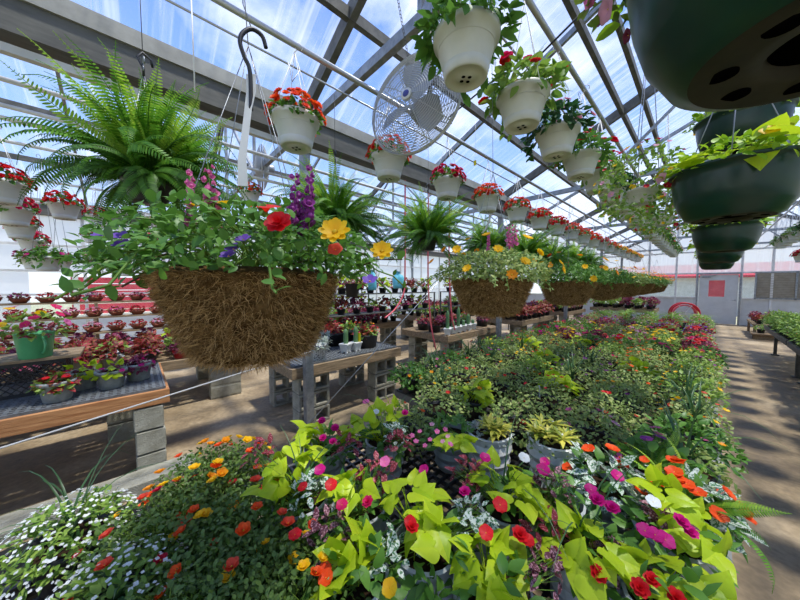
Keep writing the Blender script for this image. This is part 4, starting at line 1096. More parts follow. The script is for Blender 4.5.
def fol(kind, i):
    key = (kind, i)
    if key in FOLS: return FOLS[key]
    q = np.random.default_rng(abs(hash(kind)) % 1000 if False else sum(map(ord, kind)) + 31 * i)
    if kind == 'fine': a = [('foliage', mesh('leaves', foliage(q, [LT['small'], LT['oval']], 620, .225, .2, .1, (.02, .036), rnd=.8, lo=-.2, inner=.4), L['grey']))]
    elif kind == 'green': a = [('foliage', mesh('leaves', foliage(q, [LT['oval'], LT['lance']], 430, .22, .19, .11, (.032, .055), rnd=.6, lo=-.2, inner=.4), L['mid']))]
    elif kind == 'dark': a = [('foliage', mesh('leaves', foliage(q, [LT['oval']], 400, .21, .18, .11, (.035, .055), rnd=.6, lo=-.2, inner=.4), L['green']))]
    elif kind == 'lime': a = [('sweet_potato_vine', mesh('leaves', vine(700 + i, 18, .13, .15, (.075, .115), .12), L['lime'])), ('foliage', mesh('leaves', foliage(q, [LT['oval']], 130, .16, .13, .11, (.03, .05)), L['mid']))]
    elif kind == 'purple': a = [('foliage', mesh('leaves', foliage(q, [LT['oval'], LT['broad']], 190, .18, .17, .11, (.035, .06), rnd=.6), L['coleusp'])), ('filler_leaves', mesh('leaves', foliage(q, [LT['small']], 130, .18, .15, .1, (.025, .04)), L['grey']))]
    elif kind == 'spike': a = [('foliage', mesh('leaves', foliage(q, [LT['small']], 330, .19, .16, .1, (.022, .036), rnd=.8), L['grey'])), ('spike_leaves', mesh('leaves', spikes(q, 18, .42, .008, .11), L['strap']))]
    elif kind == 'tall': a = [('strap_leaves', mesh('leaves', spikes(q, 60, .4, .02, .1, (.5, 1.6)), L['mid']))]
    FOLS[key] = a
    return a
r = np.random.default_rng(33)
FO = {}
FO['fuch'] = [[('foliage', mesh('leaves', foliage(r, [LT['oval']], 210, .16, .16, .13, (.03, .05)), L['green']))],
              [('foliage', mesh('leaves', foliage(r, [LT['oval']], 90, .13, .13, .14, (.05, .08)), L['green'])), ('speckled_leaves', mesh('leaves', foliage(r, [LT['oval']], 70, .14, .15, .15, (.04, .065)), L['polkar']))]]
def rosettes(seed, n=9):
    q = np.random.default_rng(seed); ts = []
    for i in range(n):
        a = q.uniform(0, 6.28); R = .1 * q.random() ** .5; z = q.uniform(.25, .31)
        for j in range(13):
            ts.append(setmi(mv(mv(LT['lance'], rx=q.uniform(.1, 1.0), s=q.uniform(.05, .085)), R * math.cos(a), R * math.sin(a), z, rz=j * 2.4), 0))
    return join(*ts)
FO['var'] = [[('rosette_leaves', mesh('leaves', rosettes(5 + i), L['varieg'])), ('filler_leaves', mesh('leaves', foliage(r, [LT['small']], 160, .13, .08, .21, (.018, .03)), L['grey' if i else 'silver']))] for i in range(2)]
def fernsprigs(seed, n, ln): return fern_mesh(np.random.default_rng(seed), n, ln, .19, .04, young=.3, old=.2)
FO['pol'] = [[('speckled_leaves', mesh('leaves', foliage(r, [LT['oval']], 120, .14, .15, .18, (.045, .07)), L['polkaw'])), ('impatiens_leaves', mesh('leaves', foliage(r, [LT['oval']], 50, .12, .11, .18, (.05, .08)), L['green']))],
             [('speckled_leaves', mesh('leaves', foliage(r, [LT['oval']], 80, .14, .14, .18, (.045, .07)), L['polkaw'])), ('fern_fronds', mesh('fronds', fernsprigs(3, 26, .28), FERN_M)), ('impatiens_leaves', mesh('leaves', foliage(r, [LT['oval']], 60, .12, .13, .18, (.05, .08)), L['green']))]]
FO['fern'] = [[('fern_fronds', mesh('fronds', fernsprigs(4, 34, .27), FERN_M)), ('impatiens_leaves', mesh('leaves', foliage(r, [LT['oval']], 90, .14, .13, .18, (.05, .08)), L['green']))]]
FO['purs'] = []
for i in range(2):
    P, Nn = mound(r, 320, .24, .16, -.15, .6)
    FO['purs'].append([('foliage', mesh('leaves', join(foliage(r, [LT['round'], LT['small']], 2600, .26, .19, .12, (.012, .022), rnd=.8, lo=-.25, inner=.4), setmi(stalks(r, P, .12, .0018, .05, mid=False), 1)), [L['purs'], L['stem']]))])
FO['aly'] = []
for i in range(2):
    FO['aly'].append([('foliage', mesh('leaves', foliage(r, [LT['lance'], LT['oval']], 620, .17, .15, .12, (.02, .042)), L['mid'])), ('blossoms', mesh('blossoms', many(FT['four'], flower_mats(r, *mound(r, 420, .185, .16, -.15, .9), .12, (.004, .0075))), L['white'])),
                      ('spike_leaves', mesh('leaves', spikes(r, 12, .42 if i == 0 else .26, .0045 if i == 0 else .009, .13), L['strap']))])
ALLP = [(near(*q[0], .8), 0) for q in PLANTERS] + NEARS
PA = spread_out(ALLP, .205, (-1.6, -.02)); PP = PA
TUFT = {'lime': ('sweet_potato_vine', 'lime'), 'polkar': ('polka_dot_plant', 'polkar'), 'polkaw': ('polka_dot_plant', 'polkaw'), 'polkap': ('polka_dot_plant', 'polkap'), 'dark': ('impatiens_leaves', 'green')}
for i, (px, tufts, blooms, lab) in enumerate(PLANTERS):
    q = np.random.default_rng(400 + i); base = np.array([PA[i][0], PA[i][1], BZ])
    t = thing('mixed_planter', LIMEMIX + lab if lab else 'grey pot of purple speckled leaves with magenta flowers, lattice showing beside it', 'potted plant', tuple(base))
    p = part('pot', P_grey, t); part('soil', SOIL['grey'], p)
    for kd, u, v, R in tufts:
        c = atz(u, v, (.93 if kd == 'lime' else .9) - .07 * min(1, max(0, (v - 500) / 60))) - base
        if kd == 'lime':
            n = int(3 + R * 125); P, Nn = mound(q, n, R, R * .55, .0, .55); P = P + c - [0, 0, R * .3]
            lf = foliage(q, [LT['heart'], LT['heart2'], LT['heart3']], n, R, R, 0, (.052, .08), out=.7, up=-.12, rnd=.4, pts=(P, Nn))
            me = mesh('leaves', join(lf, sticks(np.tile([[0, 0, .19]], (n, 1)) + q.normal(0, .02, (n, 3)) * [1, 1, 0], P, .0018)), L['lime'])
        else:
            n = int(300 * R + 16); P, Nn = mound(q, n, R, R * 1.1, -.2, .5); P = P + c - [0, 0, R * .4]
            lf = foliage(q, LT['oval'], n, R, R, 0, (.028, .046) if kd != 'dark' else (.03, .05), rnd=.5, pts=(P, Nn))
            me = mesh('leaves', join(lf, setmi(sticks(np.tile([[0, 0, .19]], (n, 1)) + q.normal(0, .02, (n, 3)) * [1, 1, 0], P, .0012), 1)), [L[TUFT[kd][1]], L['stem']])
        part(TUFT[kd][0], me, t)
    part('impatiens_leaves', mesh('leaves', foliage(q, [LT['oval'], LT['lance']], 90, .14, .12, .18, (.045, .07), lo=-.15)
         ), t).data.materials.append(L['green']) if False else part('impatiens_leaves', mesh('leaves', foliage(q, [LT['oval'], LT['lance']], 90, .13, .12, .17, (.042, .068), lo=-.15), L['green']), t)
    if i in (0, 3, 6, 9): part('spike_leaves', mesh('leaves', spikes(q, 7, .4, .0035, .19), L['strap']), t)
    for col, u, v in blooms:
        z = .965 - .09 * min(1, max(0, (v - 500) / 60)); c = atz(u, v, z) - base
        kind = 'five' if i == 12 else 'double' if col in ('red', 'magenta', 'hotpink') and q.random() < .4 else 'flat'
        sz = (.013 if i == 12 else .02 if i < 6 else .022) * q.uniform(.9, 1.15)
        nv = Vector((.25 + q.normal(0, .15), -.35 + q.normal(0, .15), 1))
        o = part('flower', fmesh(kind, col), t, tuple(c), nv.to_track_quat('Z', 'Y').to_euler(), sz)
        o['label'] = {'hotpink': 'hot pink', 'palepink': 'pale pink'}.get(col, col) + ' flower'
NP0 = len(PLANTERS)
for i, (loc, (kd, va), fls, lab) in enumerate(NEARS):
    parts = fol('fine', va) if kd == 'fine' else FO[kd][va]
    pot = {'pol': 'grey', 'fern': 'grey', 'var': 'white'}.get(kd, 'black')
    put((PA[NP0 + i][0], PA[NP0 + i][1], BZ), lab, pot, parts, fls, rng.uniform(0, 6.28), 'potted plant', {'purs': 'purslane_plant', 'aly': 'alyssum_plant'}.get(kd, 'potted_plant'), seed=50 + i)

# ---- the rest of the bench, row after row
BLM = {}
def blm(kind, col, n, size, i):
    key = (kind, col, i)
    if key not in BLM: BLM[key] = mesh('blossoms', blossoms(np.random.default_rng(sum(map(ord, col)) + i), kind, n, .2, .19, .11, size, lo=.0, face=.5), [L[col], L['eye']])
    return BLM[key]
WORD = {'hotpink': 'hot pink', 'palepink': 'pale pink'}
ZONES = [  # up to y: foliage kinds, flower colours, flower kind, blooms
    (2.7, ['fine', 'fine', 'dark', 'lime', 'fine', 'spike'], ['red', 'yellow', 'orange', 'crimson', 'pink', 'gold'], 'five', 5),
    (3.9, ['fine', 'lime', 'fine', 'green', 'fine', 'spike'], ['orange', 'yellow', 'coral', 'purple', 'yellow', 'red'], 'five', 7),
    (5.2, ['fine', 'green', 'fine', 'fine', 'lime'], ['yellow', 'hotpink', 'orange', 'gold', 'crimson', 'purple'], 'five', 10),
    (7.4, ['green', 'fine', 'dark', 'purple'], ['hotpink', 'red', 'yellow', 'crimson', 'yellow', 'magenta', 'palepink'], 'petunia', 12),
    (9.5, ['purple', 'green', 'fine', 'purple'], ['purple', 'palepink', 'crimson', 'violet', 'coral'], 'five', 20),
    (11.3, ['tall', 'green', 'tall'], ['white', 'palepink'], 'five', 4)]
row, y = 0, 1.98
prevs = []
while y < 11.0:
    x0 = -2.0 if y > 2.3 else -1.95
    n = 6 if y < 7.5 else 5
    for c in range(n):
        x = -.06 - (c + .0) * (abs(x0) - .02) / (n - 1) + rng.normal(0, .02); yy = y + rng.normal(0, .02)
        if any(abs(x - a) < .22 and abs(yy - b) < .22 for a, b in PP): continue
        zi = next(i for i, q in enumerate(ZONES) if y < q[0]); _, kinds, cols, fk, nb = ZONES[zi]
        kd = kinds[int(rng.integers(len(kinds)))]; col = cols[int(rng.integers(len(cols)))]
        if c == 0 and 5 < y < 7.4: col = ['red', 'hotpink'][row % 2]
        if kd == 'tall': lab = 'tall strap-leaved green plant in a black pot, '
        elif kd == 'lime': lab = 'lime sweet potato vine with ' + WORD.get(col, col) + ' blooms, '
        else: lab = {'fine': 'grey green plant', 'green': 'leafy green plant', 'dark': 'dark green plant', 'purple': 'purple leaved plant', 'spike': 'spiky plant'}[kd] + ' with ' + WORD.get(col, col) + ' flowers, '
        lab += ('first', *ORD[1:])[c] + ' from the path, bench row ' + ORD[row].replace('nearest', 'one')
        if y < 4.6: fls = [(fk, [col], nb, .2, .2, .12, (.014, .023), .1)]
        elif kd == 'tall': fls = []
        else: fls = [('merged', blm(fk, col, nb, (.024, .036) if fk == 'petunia' else (.014, .024), int(rng.integers(2))))]
        put((x, yy, BZ), lab, 'black', fol(kd, int(rng.integers(3))), fls, rng.uniform(0, 6.28), 'potted plant', 'potted_plant', 'bench row plants', seed=1000 + row * 10 + c, tag='white' if rng.random() < .12 and y < 5 else None)
    y += .36 if y < 5 else .42; row += 1
# ================================================================== cinder blocks, wooden benches and what stands on them
rng = np.random.default_rng(21)
def block_t(Lx=.19, Ly=.39, H=.19):
    """hollow block lying on its side, cores running along x"""
    t = .032
    return join(box(0, 0, t / 2, Lx, Ly, t), box(0, 0, H - t / 2, Lx, Ly, t), *[box(0, yy, H / 2, Lx, t, H - 2 * t) for yy in (-Ly / 2 + t / 2, 0, Ly / 2 - t / 2)])
ME_BLK = mesh('cinder_block', block_t(), M['concrete'], False)
ME_SOLID = mesh('cinder_block', join(box(0, 0, .094, .19, .39, .188), box(0, 0, .095, .2, .37, .15)), M['concrete'], False)
NB = [0]
def blocks(x, y, n, where, solid=False, h=.19, rz=0):
    for k in range(n):
        lev = ['lowest', 'middle', 'topmost'][k] if n == 3 else ['lowest', 'second', 'third', 'topmost'][k]
        o = single('cinder_block', ME_SOLID if solid else ME_BLK, lev + (' solid' if solid else ' hollow') + ' cinder block ' + where, 'cinder block', (x, y, k * h + .0005 * k), rz + rng.normal(0, .015), 'cinder block bench legs')
        bevel(o, .006)
def wood_bench(x0, x1, y0, y1, z, label, mat='wood', group='wooden benches'):
    t = thing('wooden_bench', label, 'bench', (0, 0, 0), 0, group)
    m = M[mat]; hgt = .12
    for yy in np.linspace(y0 + .04, y1 - .04, 4): o = part('crossbar', mesh('crossbar', box((x0 + x1) / 2, yy, z - .06, x1 - x0 - .09, .04, .09), m, False), t)
    for xx in (x0 + .022, x1 - .022):
        o = part('side_board', mesh('side_board', box(xx, (y0 + y1) / 2, z - hgt / 2, .042, y1 - y0, hgt), m, False), t); bevel(o, .004)
    for yy in (y0 + .02, y1 - .02): part('end_board', mesh('end_board', box((x0 + x1) / 2, yy, z - hgt / 2 - .004, x1 - x0 - .088, .038, hgt - .01), m, False), t)
    part('slats', mesh('slats', join(*[box(xx, (y0 + y1) / 2, z - .01, .085, y1 - y0 - .09, .018) for xx in np.arange(x0 + .1, x1 - .09, .11)]), m, False), t)
    return t
def tray(x0, x1, y0, y1, z, label, p=.05):
    return single('mesh_tray', mesh('mesh_tray', join(lattice(x0, x1, y0, y1, z + .012, p, .022, .01), box((x0 + x1) / 2, y0, z + .011, x1 - x0, .012, .022), box((x0 + x1) / 2, y1, z + .011, x1 - x0, .012, .022), box(x0, (y0 + y1) / 2, z + .011, .012, y1 - y0, .022), box(x1, (y0 + y1) / 2, z + .011, .012, y1 - y0, .022)), M['mesh'], False), label, 'tray')

# nearest bench at the left
Z1 = .73
wood_bench(-4.4, -3.22, -2.6, .2, Z1, 'orange pine bench on cinder blocks holding the coleus pots', 'woodnew')
blocks(-3.42, .06, 3, 'under the near corner of the orange pine bench', True, .203, PI / 2)
blocks(-4.25, -.06, 3, 'under the far corner of the orange pine bench', True, .203)
blocks(-3.36, -2.3, 3, 'under the outer end of the orange pine bench', True, .203)
blocks(-4.25, -2.3, 3, 'under the outer far end of the orange pine bench', True, .203)
tray(-4.3, -3.26, -1.0, .17, Z1, 'grey mesh tray on the orange pine bench')
tray(-4.3, -3.26, -2.2, -1.03, Z1, 'second grey mesh tray on the orange pine bench, towards its outer end')
COL = [('coleus_leaves', mesh('leaves', foliage(rng, [LT['oval'], LT['broad']], 90, .1, .1, .11, (.04, .065)), L['coleus']))]
COLP = [('coleus_leaves', mesh('leaves', foliage(rng, [LT['oval'], LT['broad']], 100, .11, .11, .11, (.04, .065)), L['coleusp']))]
LIM = [('lime_leaves', mesh('leaves', foliage(rng, [LT['round'], LT['broad']], 26, .1, .08, .13, (.05, .08), up=0), L['lime'])), ('coleus_leaves', mesh('leaves', foliage(rng, [LT['oval']], 40, .09, .08, .11, (.035, .055)), L['coleusp']))]
GRN = [('foliage', mesh('leaves', foliage(rng, [LT['oval']], 110, .11, .1, .1, (.035, .055)), L['mid']))]
ZT = Z1 + .0125
def onz(u, v, z): p = atz(u, v, z); return (p[0], p[1], z)
put(onz(58, 400, ZT), 'grey pot of green leaves with red flowers beside the lime leaved pot', 'plain', GRN + [('coleus_leaves', COL[0][1])], [('flat', ['red'], 4, .12, .12, .1, (.02, .028), .1)])
put(onz(84, 388, ZT), 'grey pot of lime and dark leaves standing in the middle of the three grey pots', 'plain', LIM, [('flat', ['magenta'], 2, .12, .12, .1, (.02, .026), .1)])
put(onz(112, 387, ZT), 'grey pot of lime leaves nearest the bench end, with magenta bloom', 'plain', LIM, [('flat', ['magenta'], 3, .13, .12, .1, (.02, .028), .1)])
put(onz(139, 379, ZT), 'grey pot of purple leaves at the corner of the mesh tray', 'plain', COLP, [('flat', ['magenta'], 5, .12, .12, .1, (.02, .026), .1)])
# black crate with a wooden shelf and the watering can
def crate(x, y, z, label, rz=0, sx=.62, sy=.42, h=.2):
    t = thing('plastic_crate', label, 'crate', (x, y, z), rz, 'black plastic crates')
    def grid(w):
        ts = []
        for q in np.arange(-w / 2, w / 2 + h, .05):
            a, b = max(-w / 2, q - h * .8), min(w / 2, q)
            if b - a > .01:
                ts.append(beam((a, 0, .03 + (q - a) * 0 + max(0, (a - (q - h * .8))) ), (b, 0, .03 + (b - (q - h * .8))), .006, .008))
                ts.append(beam((-a, 0, .03 + max(0, (a - (q - h * .8)))), (-b, 0, .03 + (b - (q - h * .8))), .006, .008))
        return join(*ts, box(0, 0, h - .015, w, .016, .03), box(0, 0, .015, w, .016, .03), box(-w / 2, 0, h / 2, .016, .016, h), box(w / 2, 0, h / 2, .016, .016, h))
    gx, gy = grid(sx), grid(sy)
    for dx, dy, g, rr in ((0, -sy / 2, gx, 0), (0, sy / 2, gx, 0), (-sx / 2, 0, gy, PI / 2), (sx / 2, 0, gy, PI / 2)): part('side_panel', mesh('side_panel', g, M['black'], False), t, (dx, dy, 0), (0, 0, rr))
    part('crate_floor', mesh('crate_floor', box(0, 0, .01, sx, sy, .012), M['black'], False), t)
    return t
cp = atz(45, 388, Z1 + .02)
crate(-4.0, -.78, ZT, 'black plastic crate under the board with the green watering can', .03, .5, .62, .28)
crate(-4.0, -1.45, ZT, 'second black plastic crate, towards the outer bench end', .0, .5, .62, .28)
bd = single('board', mesh('board', join(*[box(-.15 + .15 * i, 0, .012, .14, 1.5, .022) for i in range(3)]), M['wood'], False), 'plank shelf laid over the black crates under the watering can', 'board', (-3.93, -1.12, ZT + .281), .02)
cz = ZT + .3045
wc = onz(30, 345, cz)
wc = (-3.8, -.62, cz)
t = thing('watering_can', 'mint green watering can planted with pink petunias', 'watering can', wc, .5)
part('can_body', mesh('can_body', lathe([(1e-4, 0), (.085, 0), (.09, .004), (.11, .2), (.115, .206), (.11, .212), (.1, .195), (1e-4, .195)], 36), M['mint']), t)
part('handle', mesh('handle', tube([(.1 + .055 * math.sin(a), 0, .11 - .065 * math.cos(a)) for a in np.linspace(.1, 3.0, 10)], .009, 6), M['mint']), t)
part('spout', mesh('spout', join(tube([(-.085, 0, .03), (-.14, 0, .09), (-.19, 0, .17)], .018, 10, r2=.01), mv(lathe([(.008, 0), (.03, .03), (1e-4, .036)], 16), -.19, 0, .165, ry=-.6)), M['mint']), t)
part('foliage', mesh('leaves', foliage(rng, [LT['oval'], LT['broad']], 150, .2, .17, .215, (.04, .065)), L['mid']), t)
part('coleus_leaves', mesh('leaves', shift(foliage(rng, [LT['oval']], 60, .12, .09, .2, (.04, .06)), .08, -.02), L['polkar']), t)
add_flowers(rng, t, 'petunia', ['pink', 'hotpink', 'hotpink', 'magenta', 'yellow'], 16, .22, .24, .22, (.026, .036), lo=.1, face=.9)

# low table of coleus pots behind the near bench
wood_bench(-6.2, -4.7, -1.9, 1.25, .66, 'wide low table crowded with dark red coleus, behind the orange pine bench')
for (x, y) in ((-6.05, -1.6), (-4.87, -1.6), (-6.05, .95), (-4.87, .95)): blocks(x, y, 3, 'under the coleus table, ' + ('far' if x < -5.5 else 'near') + ' side, ' + ('outer' if y < 0 else 'aisle') + ' end', True, .18)
ME_RF = mesh('pot', pot_t(.09, .065, .11), M['redfoil']); ME_OP = mesh('pot', pot_t(.08, .06, .11), M['orangepot']); ME_TR = mesh('pot', lathe([(1e-4, 0), (.075, 0), (.12, .06), (.128, .1), (.12, .1), (.1, .08), (1e-4, .08)], 28), M['terra'])
CB = {c: mesh('blossoms', blossoms(np.random.default_rng(77), 'flat', 7, .1, .11, .11, (.018, .028)), [L[c], L['eye']]) for c in ('palepink', 'magenta', 'white', 'crimson', 'pink')}
kinds = [('dark red coleus', COL), ('purple leaved coleus', COLP), ('lime purple coleus', LIM), ('green leafy plant', GRN)]
for i in range(9):
    for j in range(5):
        x = -4.84 - .27 * j + rng.normal(0, .01); y = 1.1 - .33 * i + rng.normal(0, .01)
        kk = [0, 0, 1, 0, 2, 1, 0, 3][int(rng.integers(8))]; nm, fo = kinds[kk]
        if j == 0 and i < 3:
            t = thing('potted_plant', ['plant in a bright orange pot at the corner of the coleus table', 'plant in a red pot beside the orange pot on the coleus table', 'pink flowered plant in a red pot, third at the coleus table edge'][i], 'potted plant', (x, y, .6605), 0, 'coleus table pots')
            part('pot', ME_OP if i == 0 else ME_RF, t)
            for n_, m_ in (COLP if i else GRN): part(n_, m_, t)
            part('blossoms', CB['palepink'], t)
            continue
        c = ['palepink', 'magenta', 'white', 'crimson'][int(rng.integers(4))]
        put((x, y, .6605), nm + ' with ' + WORD.get(c, c) + ' flowers, ' + ('first', *ORD[1:])[j] + ' from aisle, line ' + ORD[i].replace('nearest', 'one') + ', coleus table', 'plain' if rng.random() < .3 else 'small', fo, [('merged', CB[c])], rng.uniform(0, 6), group='coleus table pots', s=1.35, name='coleus_pot')

# stepped shelves of red bowls along the outer wall
t = thing('stepped_shelf', 'three-step display shelf of begonia bowls along the outer wall', 'shelf', (0, 0, 0))
STEPS = [(-8.25, .72), (-8.6, 1.0), (-8.95, 1.3)]
for x, z in STEPS: part('shelf_board', mesh('shelf_board', box(x, .4, z - .015, .3, 6.4, .03), M['wood'], False), t)
for y in (-2.7, -.6, 1.5, 3.5): part('side_frame', mesh('side_frame', join(beam((-8.1, y, .34), (-8.1, y, .7), .04, .04), box(-8.1, y, .35, .05, .05, .7), box(-8.45, y, .49, .05, .05, .98), box(-8.8, y, .64, .05, .05, 1.28), beam((-8.1, y, .3), (-9.1, y, .3), .04, .05)), M['wood'], False), t)
RB = mesh('leaves', foliage(rng, [LT['round'], LT['oval']], 80, .13, .09, .09, (.035, .06)), L['coleus'])
RBb = {c: mesh('blossoms', blossoms(np.random.default_rng(17), 'double', 22, .13, .1, .09, (.018, .028)), L[c]) for c in ('hotpink', 'palepink', 'crimson', 'pink')}
for k, (x, z) in enumerate(STEPS):
    for i in range(19):
        y = -2.6 + .33 * i; c = ['hotpink', 'palepink', 'crimson', 'pink'][int(rng.integers(4))]
        t = thing('begonia_bowl', WORD.get(c, c) + ' begonia in a brown bowl, ' + ORD[i] + ' from outer end, ' + ('bottom', 'middle', 'top')[k] + ' display step', 'potted plant', (x, y, z + .0005), rng.uniform(0, 6), 'begonia bowls on the stepped shelf')
        t['label'] = t['label'].replace('nearest from', 'closest to')
        part('pot', ME_TR, t); part('foliage', RB, t); part('blossoms', RBb[c], t)

# second bench with patterned pots and cacti
Z2 = .73
wood_bench(-4.2, -3.03, 1.22, 2.85, Z2, 'weathered bench on hollow blocks with patterned pots and a black tub')
for x in (-3.2, -4.0):
    for y in (1.52, 2.62): blocks(x, y, 3, 'under the ' + ('aisle' if x > -3.5 else 'inner') + ' side of the cactus bench, ' + ('near' if y < 2 else 'far') + ' end', False, .2)
tray(-4.12, -3.08, 1.27, 2.8, Z2, 'grey mesh tray covering the bench with patterned pots')
ZT2 = Z2 + .0125
def lattice_pot(R, H):
    pr = pot_t(R, R * .84, H, .004, 24)
    k = np.sin(np.arange(len(pr.V)) * 0)
    return pr
def patmat():
    m, nt, N, K, out = newmat('white and grey lattice glaze')
    b = N('ShaderNodeBsdfPrincipled'); tc = N('ShaderNodeTexCoord'); ck = N('ShaderNodeTexVoronoi'); ck.inputs['Scale'].default_value = 70; ck.distance = 'CHEBYCHEV'
    K(tc.outputs['Object'], ck.inputs['Vector']); r = N('ShaderNodeValToRGB'); r.color_ramp.elements[0].position = .3; r.color_ramp.elements[1].position = .36
    r.color_ramp.elements[0].color = lin('4a4d50'); r.color_ramp.elements[1].color = lin('c9ccca'); K(ck.outputs['Distance'], r.inputs['Fac']); K(r.outputs[0], b.inputs['Base Color']); K(b.outputs[0], out.inputs[0]); return m
M['pat'] = patmat()
ME_PAT = mesh('pot', pot_t(.1, .082, .19, .006, 28), M['pat'])
SIL = mesh('leaves', foliage(rng, [LT['oval'], LT['lance']], 120, .12, .12, .16, (.035, .06)), L['silver'])
def patpot(loc, lab, fo=SIL):
    t = thing('patterned_pot', lab, 'potted plant', loc, 0, 'patterned pots'); part('pot', ME_PAT, t); part('foliage', fo, t); part('plant_tag', ME_TAG['white'], t, (.06, -.03, .14)); return t
patpot((-3.2, 1.62, ZT2), 'lattice patterned pot of silver leaves nearest the post, on the weathered bench')
patpot((-3.55, 1.85, ZT2), 'lattice patterned pot of silver leaves, second and further in on the weathered bench')
pp = thing('patterned_pot', 'lattice patterned pot holding flowers, raised on an upturned tub behind the others', 'potted plant', (-3.95, 1.8, ZT2 + .2005), 0, 'patterned pots'); part('pot', ME_PAT, pp); part('foliage', GRN[0][1], pp, (0, 0, .06)); add_flowers(rng, pp, 'flat', ['palepink', 'white'], 8, .12, .12, .17, (.02, .028))
ut = single('upturned_tub', mesh('upturned_tub', lathe([(.13, 0), (.11, .198), (.104, .2), (1e-4, .2)], 28), M['black']), 'upturned black tub under the raised patterned pot', 'tub', (-3.95, 1.8, ZT2))
def cactus_pot(loc, lab, h=.2, group='small white cactus pots', tag=None):
    t = thing('cactus_pot', lab, 'cactus', loc, rng.uniform(0, 1), group)
    V = [(sx * a, sy * a, z) for a, z in ((.034, 0), (.048, .085)) for sx, sy in ((-1, -1), (1, -1), (1, 1), (-1, 1))]
    sq = mk(V, [(3, 2, 1, 0), (4, 5, 6, 7), (0, 1, 5, 4), (1, 2, 6, 5), (2, 3, 7, 6), (3, 0, 4, 7)])
    part('pot', mesh('pot', join(mv(sq, z=.012), box(0, 0, .1, .104, .104, .014), *[box(x, y, .007, .02, .02, .014) for x in (-.026, .026) for y in (-.026, .026)]), M['whitediam'], False), t)
    n, m = 16, 9; V, F = [], []
    for j in range(m + 1):
        q = j / m; rr = .021 * (1 - max(0, (q - .75) / .25) ** 2 * .95) + .001
        for i in range(n): a = 2 * PI * i / n; V.append((rr * (1 + .16 * (i % 2)) * math.cos(a), rr * (1 + .16 * (i % 2)) * math.sin(a), .1 + h * q))
    for j in range(m):
        for i in range(n): k = (i + 1) % n; F.append((j * n + i, j * n + k, (j + 1) * n + k, (j + 1) * n + i))
    part('cactus_stem', mesh('cactus_stem', mk(V, F), L['cactus']), t)
    if tag: part('plant_tag', ME_TAG[tag], t, (.03, .02, .1))
    t.scale = (1.3, 1.3, 1.15)
    return t
cactus_pot((-3.28, 2.06, ZT2), 'columnar cactus in a small white square pot, first beside the patterned pot', .18)
cactus_pot((-3.28, 2.22, ZT2), 'columnar cactus in a small white square pot with a yellow tag', .2, tag='yellow')
ME_TUB = mesh('pot', lathe([(1e-4, 0), (.15, 0), (.175, .17), (.185, .18), (.178, .19), (.165, .16), (1e-4, .16)], 32), M['black'])
def tub(loc, lab, fo, cols, n=12, s=1.0, group='black tubs of flowers'):
    t = thing('flower_tub', lab, 'potted plant', loc, rng.uniform(0, 6), group); part('pot', ME_TUB, t, s=s)
    for nm, me in fo: part(nm, me, t, (0, 0, .03 * s), s=1.4 * s)
    add_flowers(rng, t, 'five', cols, n, .2 * s, .18 * s, .18 * s, (.016, .026), lo=-.05)
    return t
tub((-3.4, 2.48, ZT2), 'black tub of magenta and coral flowers on the weathered bench', GRN + COL, ['hotpink', 'coral', 'gold', 'hotpink'], 26)
tub((-3.85, 2.5, ZT2), 'black tub of orange and white flowers behind the magenta tub', GRN, ['white', 'orange', 'coral'], 18)
tub((-3.85, 2.18, ZT2), 'black tub of dark red leaves behind the white cactus pots', COL, ['crimson'], 10)
# third bench
Z3 = .73
wood_bench(-4.35, -3.13, 4.1, 6.0, Z3, 'weathered bench with a row of white cactus pots on its near corner')
for x in (-3.3, -4.15):
    for y in (4.4, 5.7): blocks(x, y, 3, 'under the ' + ('aisle' if x > -3.5 else 'inner') + ' side of the third bench, ' + ('near' if y < 5 else 'far') + ' end', False, .2)
for i in range(6): cactus_pot((-3.22 - .015 * i, 4.2 + .19 * i, Z3 + .0005), 'small white square pot with a cactus, ' + ORD[i] + ' of the row on the third bench', [.3, .12, .34, .1, .2, .08][i], 'row of white cactus pots')
for i, (x, y) in enumerate(((-3.62, 4.3), (-3.95, 4.35), (-4.2, 4.6), (-3.6, 4.75), (-3.95, 4.9), (-3.62, 5.3), (-4.0, 5.4), (-3.4, 5.7), (-4.0, 5.8))):
    tub((x, y, Z3 + .0005), 'black tub of ' + ['red leaves and pink flowers', 'dark red leaves', 'green leaves and coral flowers'][i % 3] + ', ' + ORD[i] + ' of the cluster on the third bench', [COL, COLP, GRN][i % 3], [['pink', 'hotpink'], ['crimson'], ['coral', 'palepink']][i % 3], 12, .72)
# more benches into the depth
def far_bench(x0, x1, y0, y1, z, lab, kinds_, cols, nx, ny, hgt=3, what='', gname=''):
    wood_bench(x0, x1, y0, y1, z, lab)
    for x in (x0 + .18, x1 - .18):
        for y in (y0 + .3, y1 - .3): blocks(x, y, hgt, 'under the ' + what + ', ' + ('aisle' if x > (x0 + x1) / 2 else 'inner') + ' side, ' + ('near' if y < (y0 + y1) / 2 else 'far') + ' end', False, (z - .12) / hgt)
    for i in range(ny):
        for j in range(nx):
            x = x1 - .15 - (x1 - x0 - .3) * j / max(nx - 1, 1) + rng.normal(0, .01); y = y0 + .15 + (y1 - y0 - .3) * i / max(ny - 1, 1) + rng.normal(0, .01)
            kd = kinds_[int(rng.integers(len(kinds_)))]; c = cols[int(rng.integers(len(cols)))]; nm, fo = kinds[kd]
            put((x, y, z + .0005), nm + ' with ' + WORD.get(c, c) + ' flowers, ' + ('first', *ORD[1:])[j] + ' from aisle, line ' + ORD[i].replace('nearest', 'one') + ', ' + what, 'small', fo, [('merged', CB[c])], rng.uniform(0, 6), group=gname or what, s=1.6, name='bedding_plant')
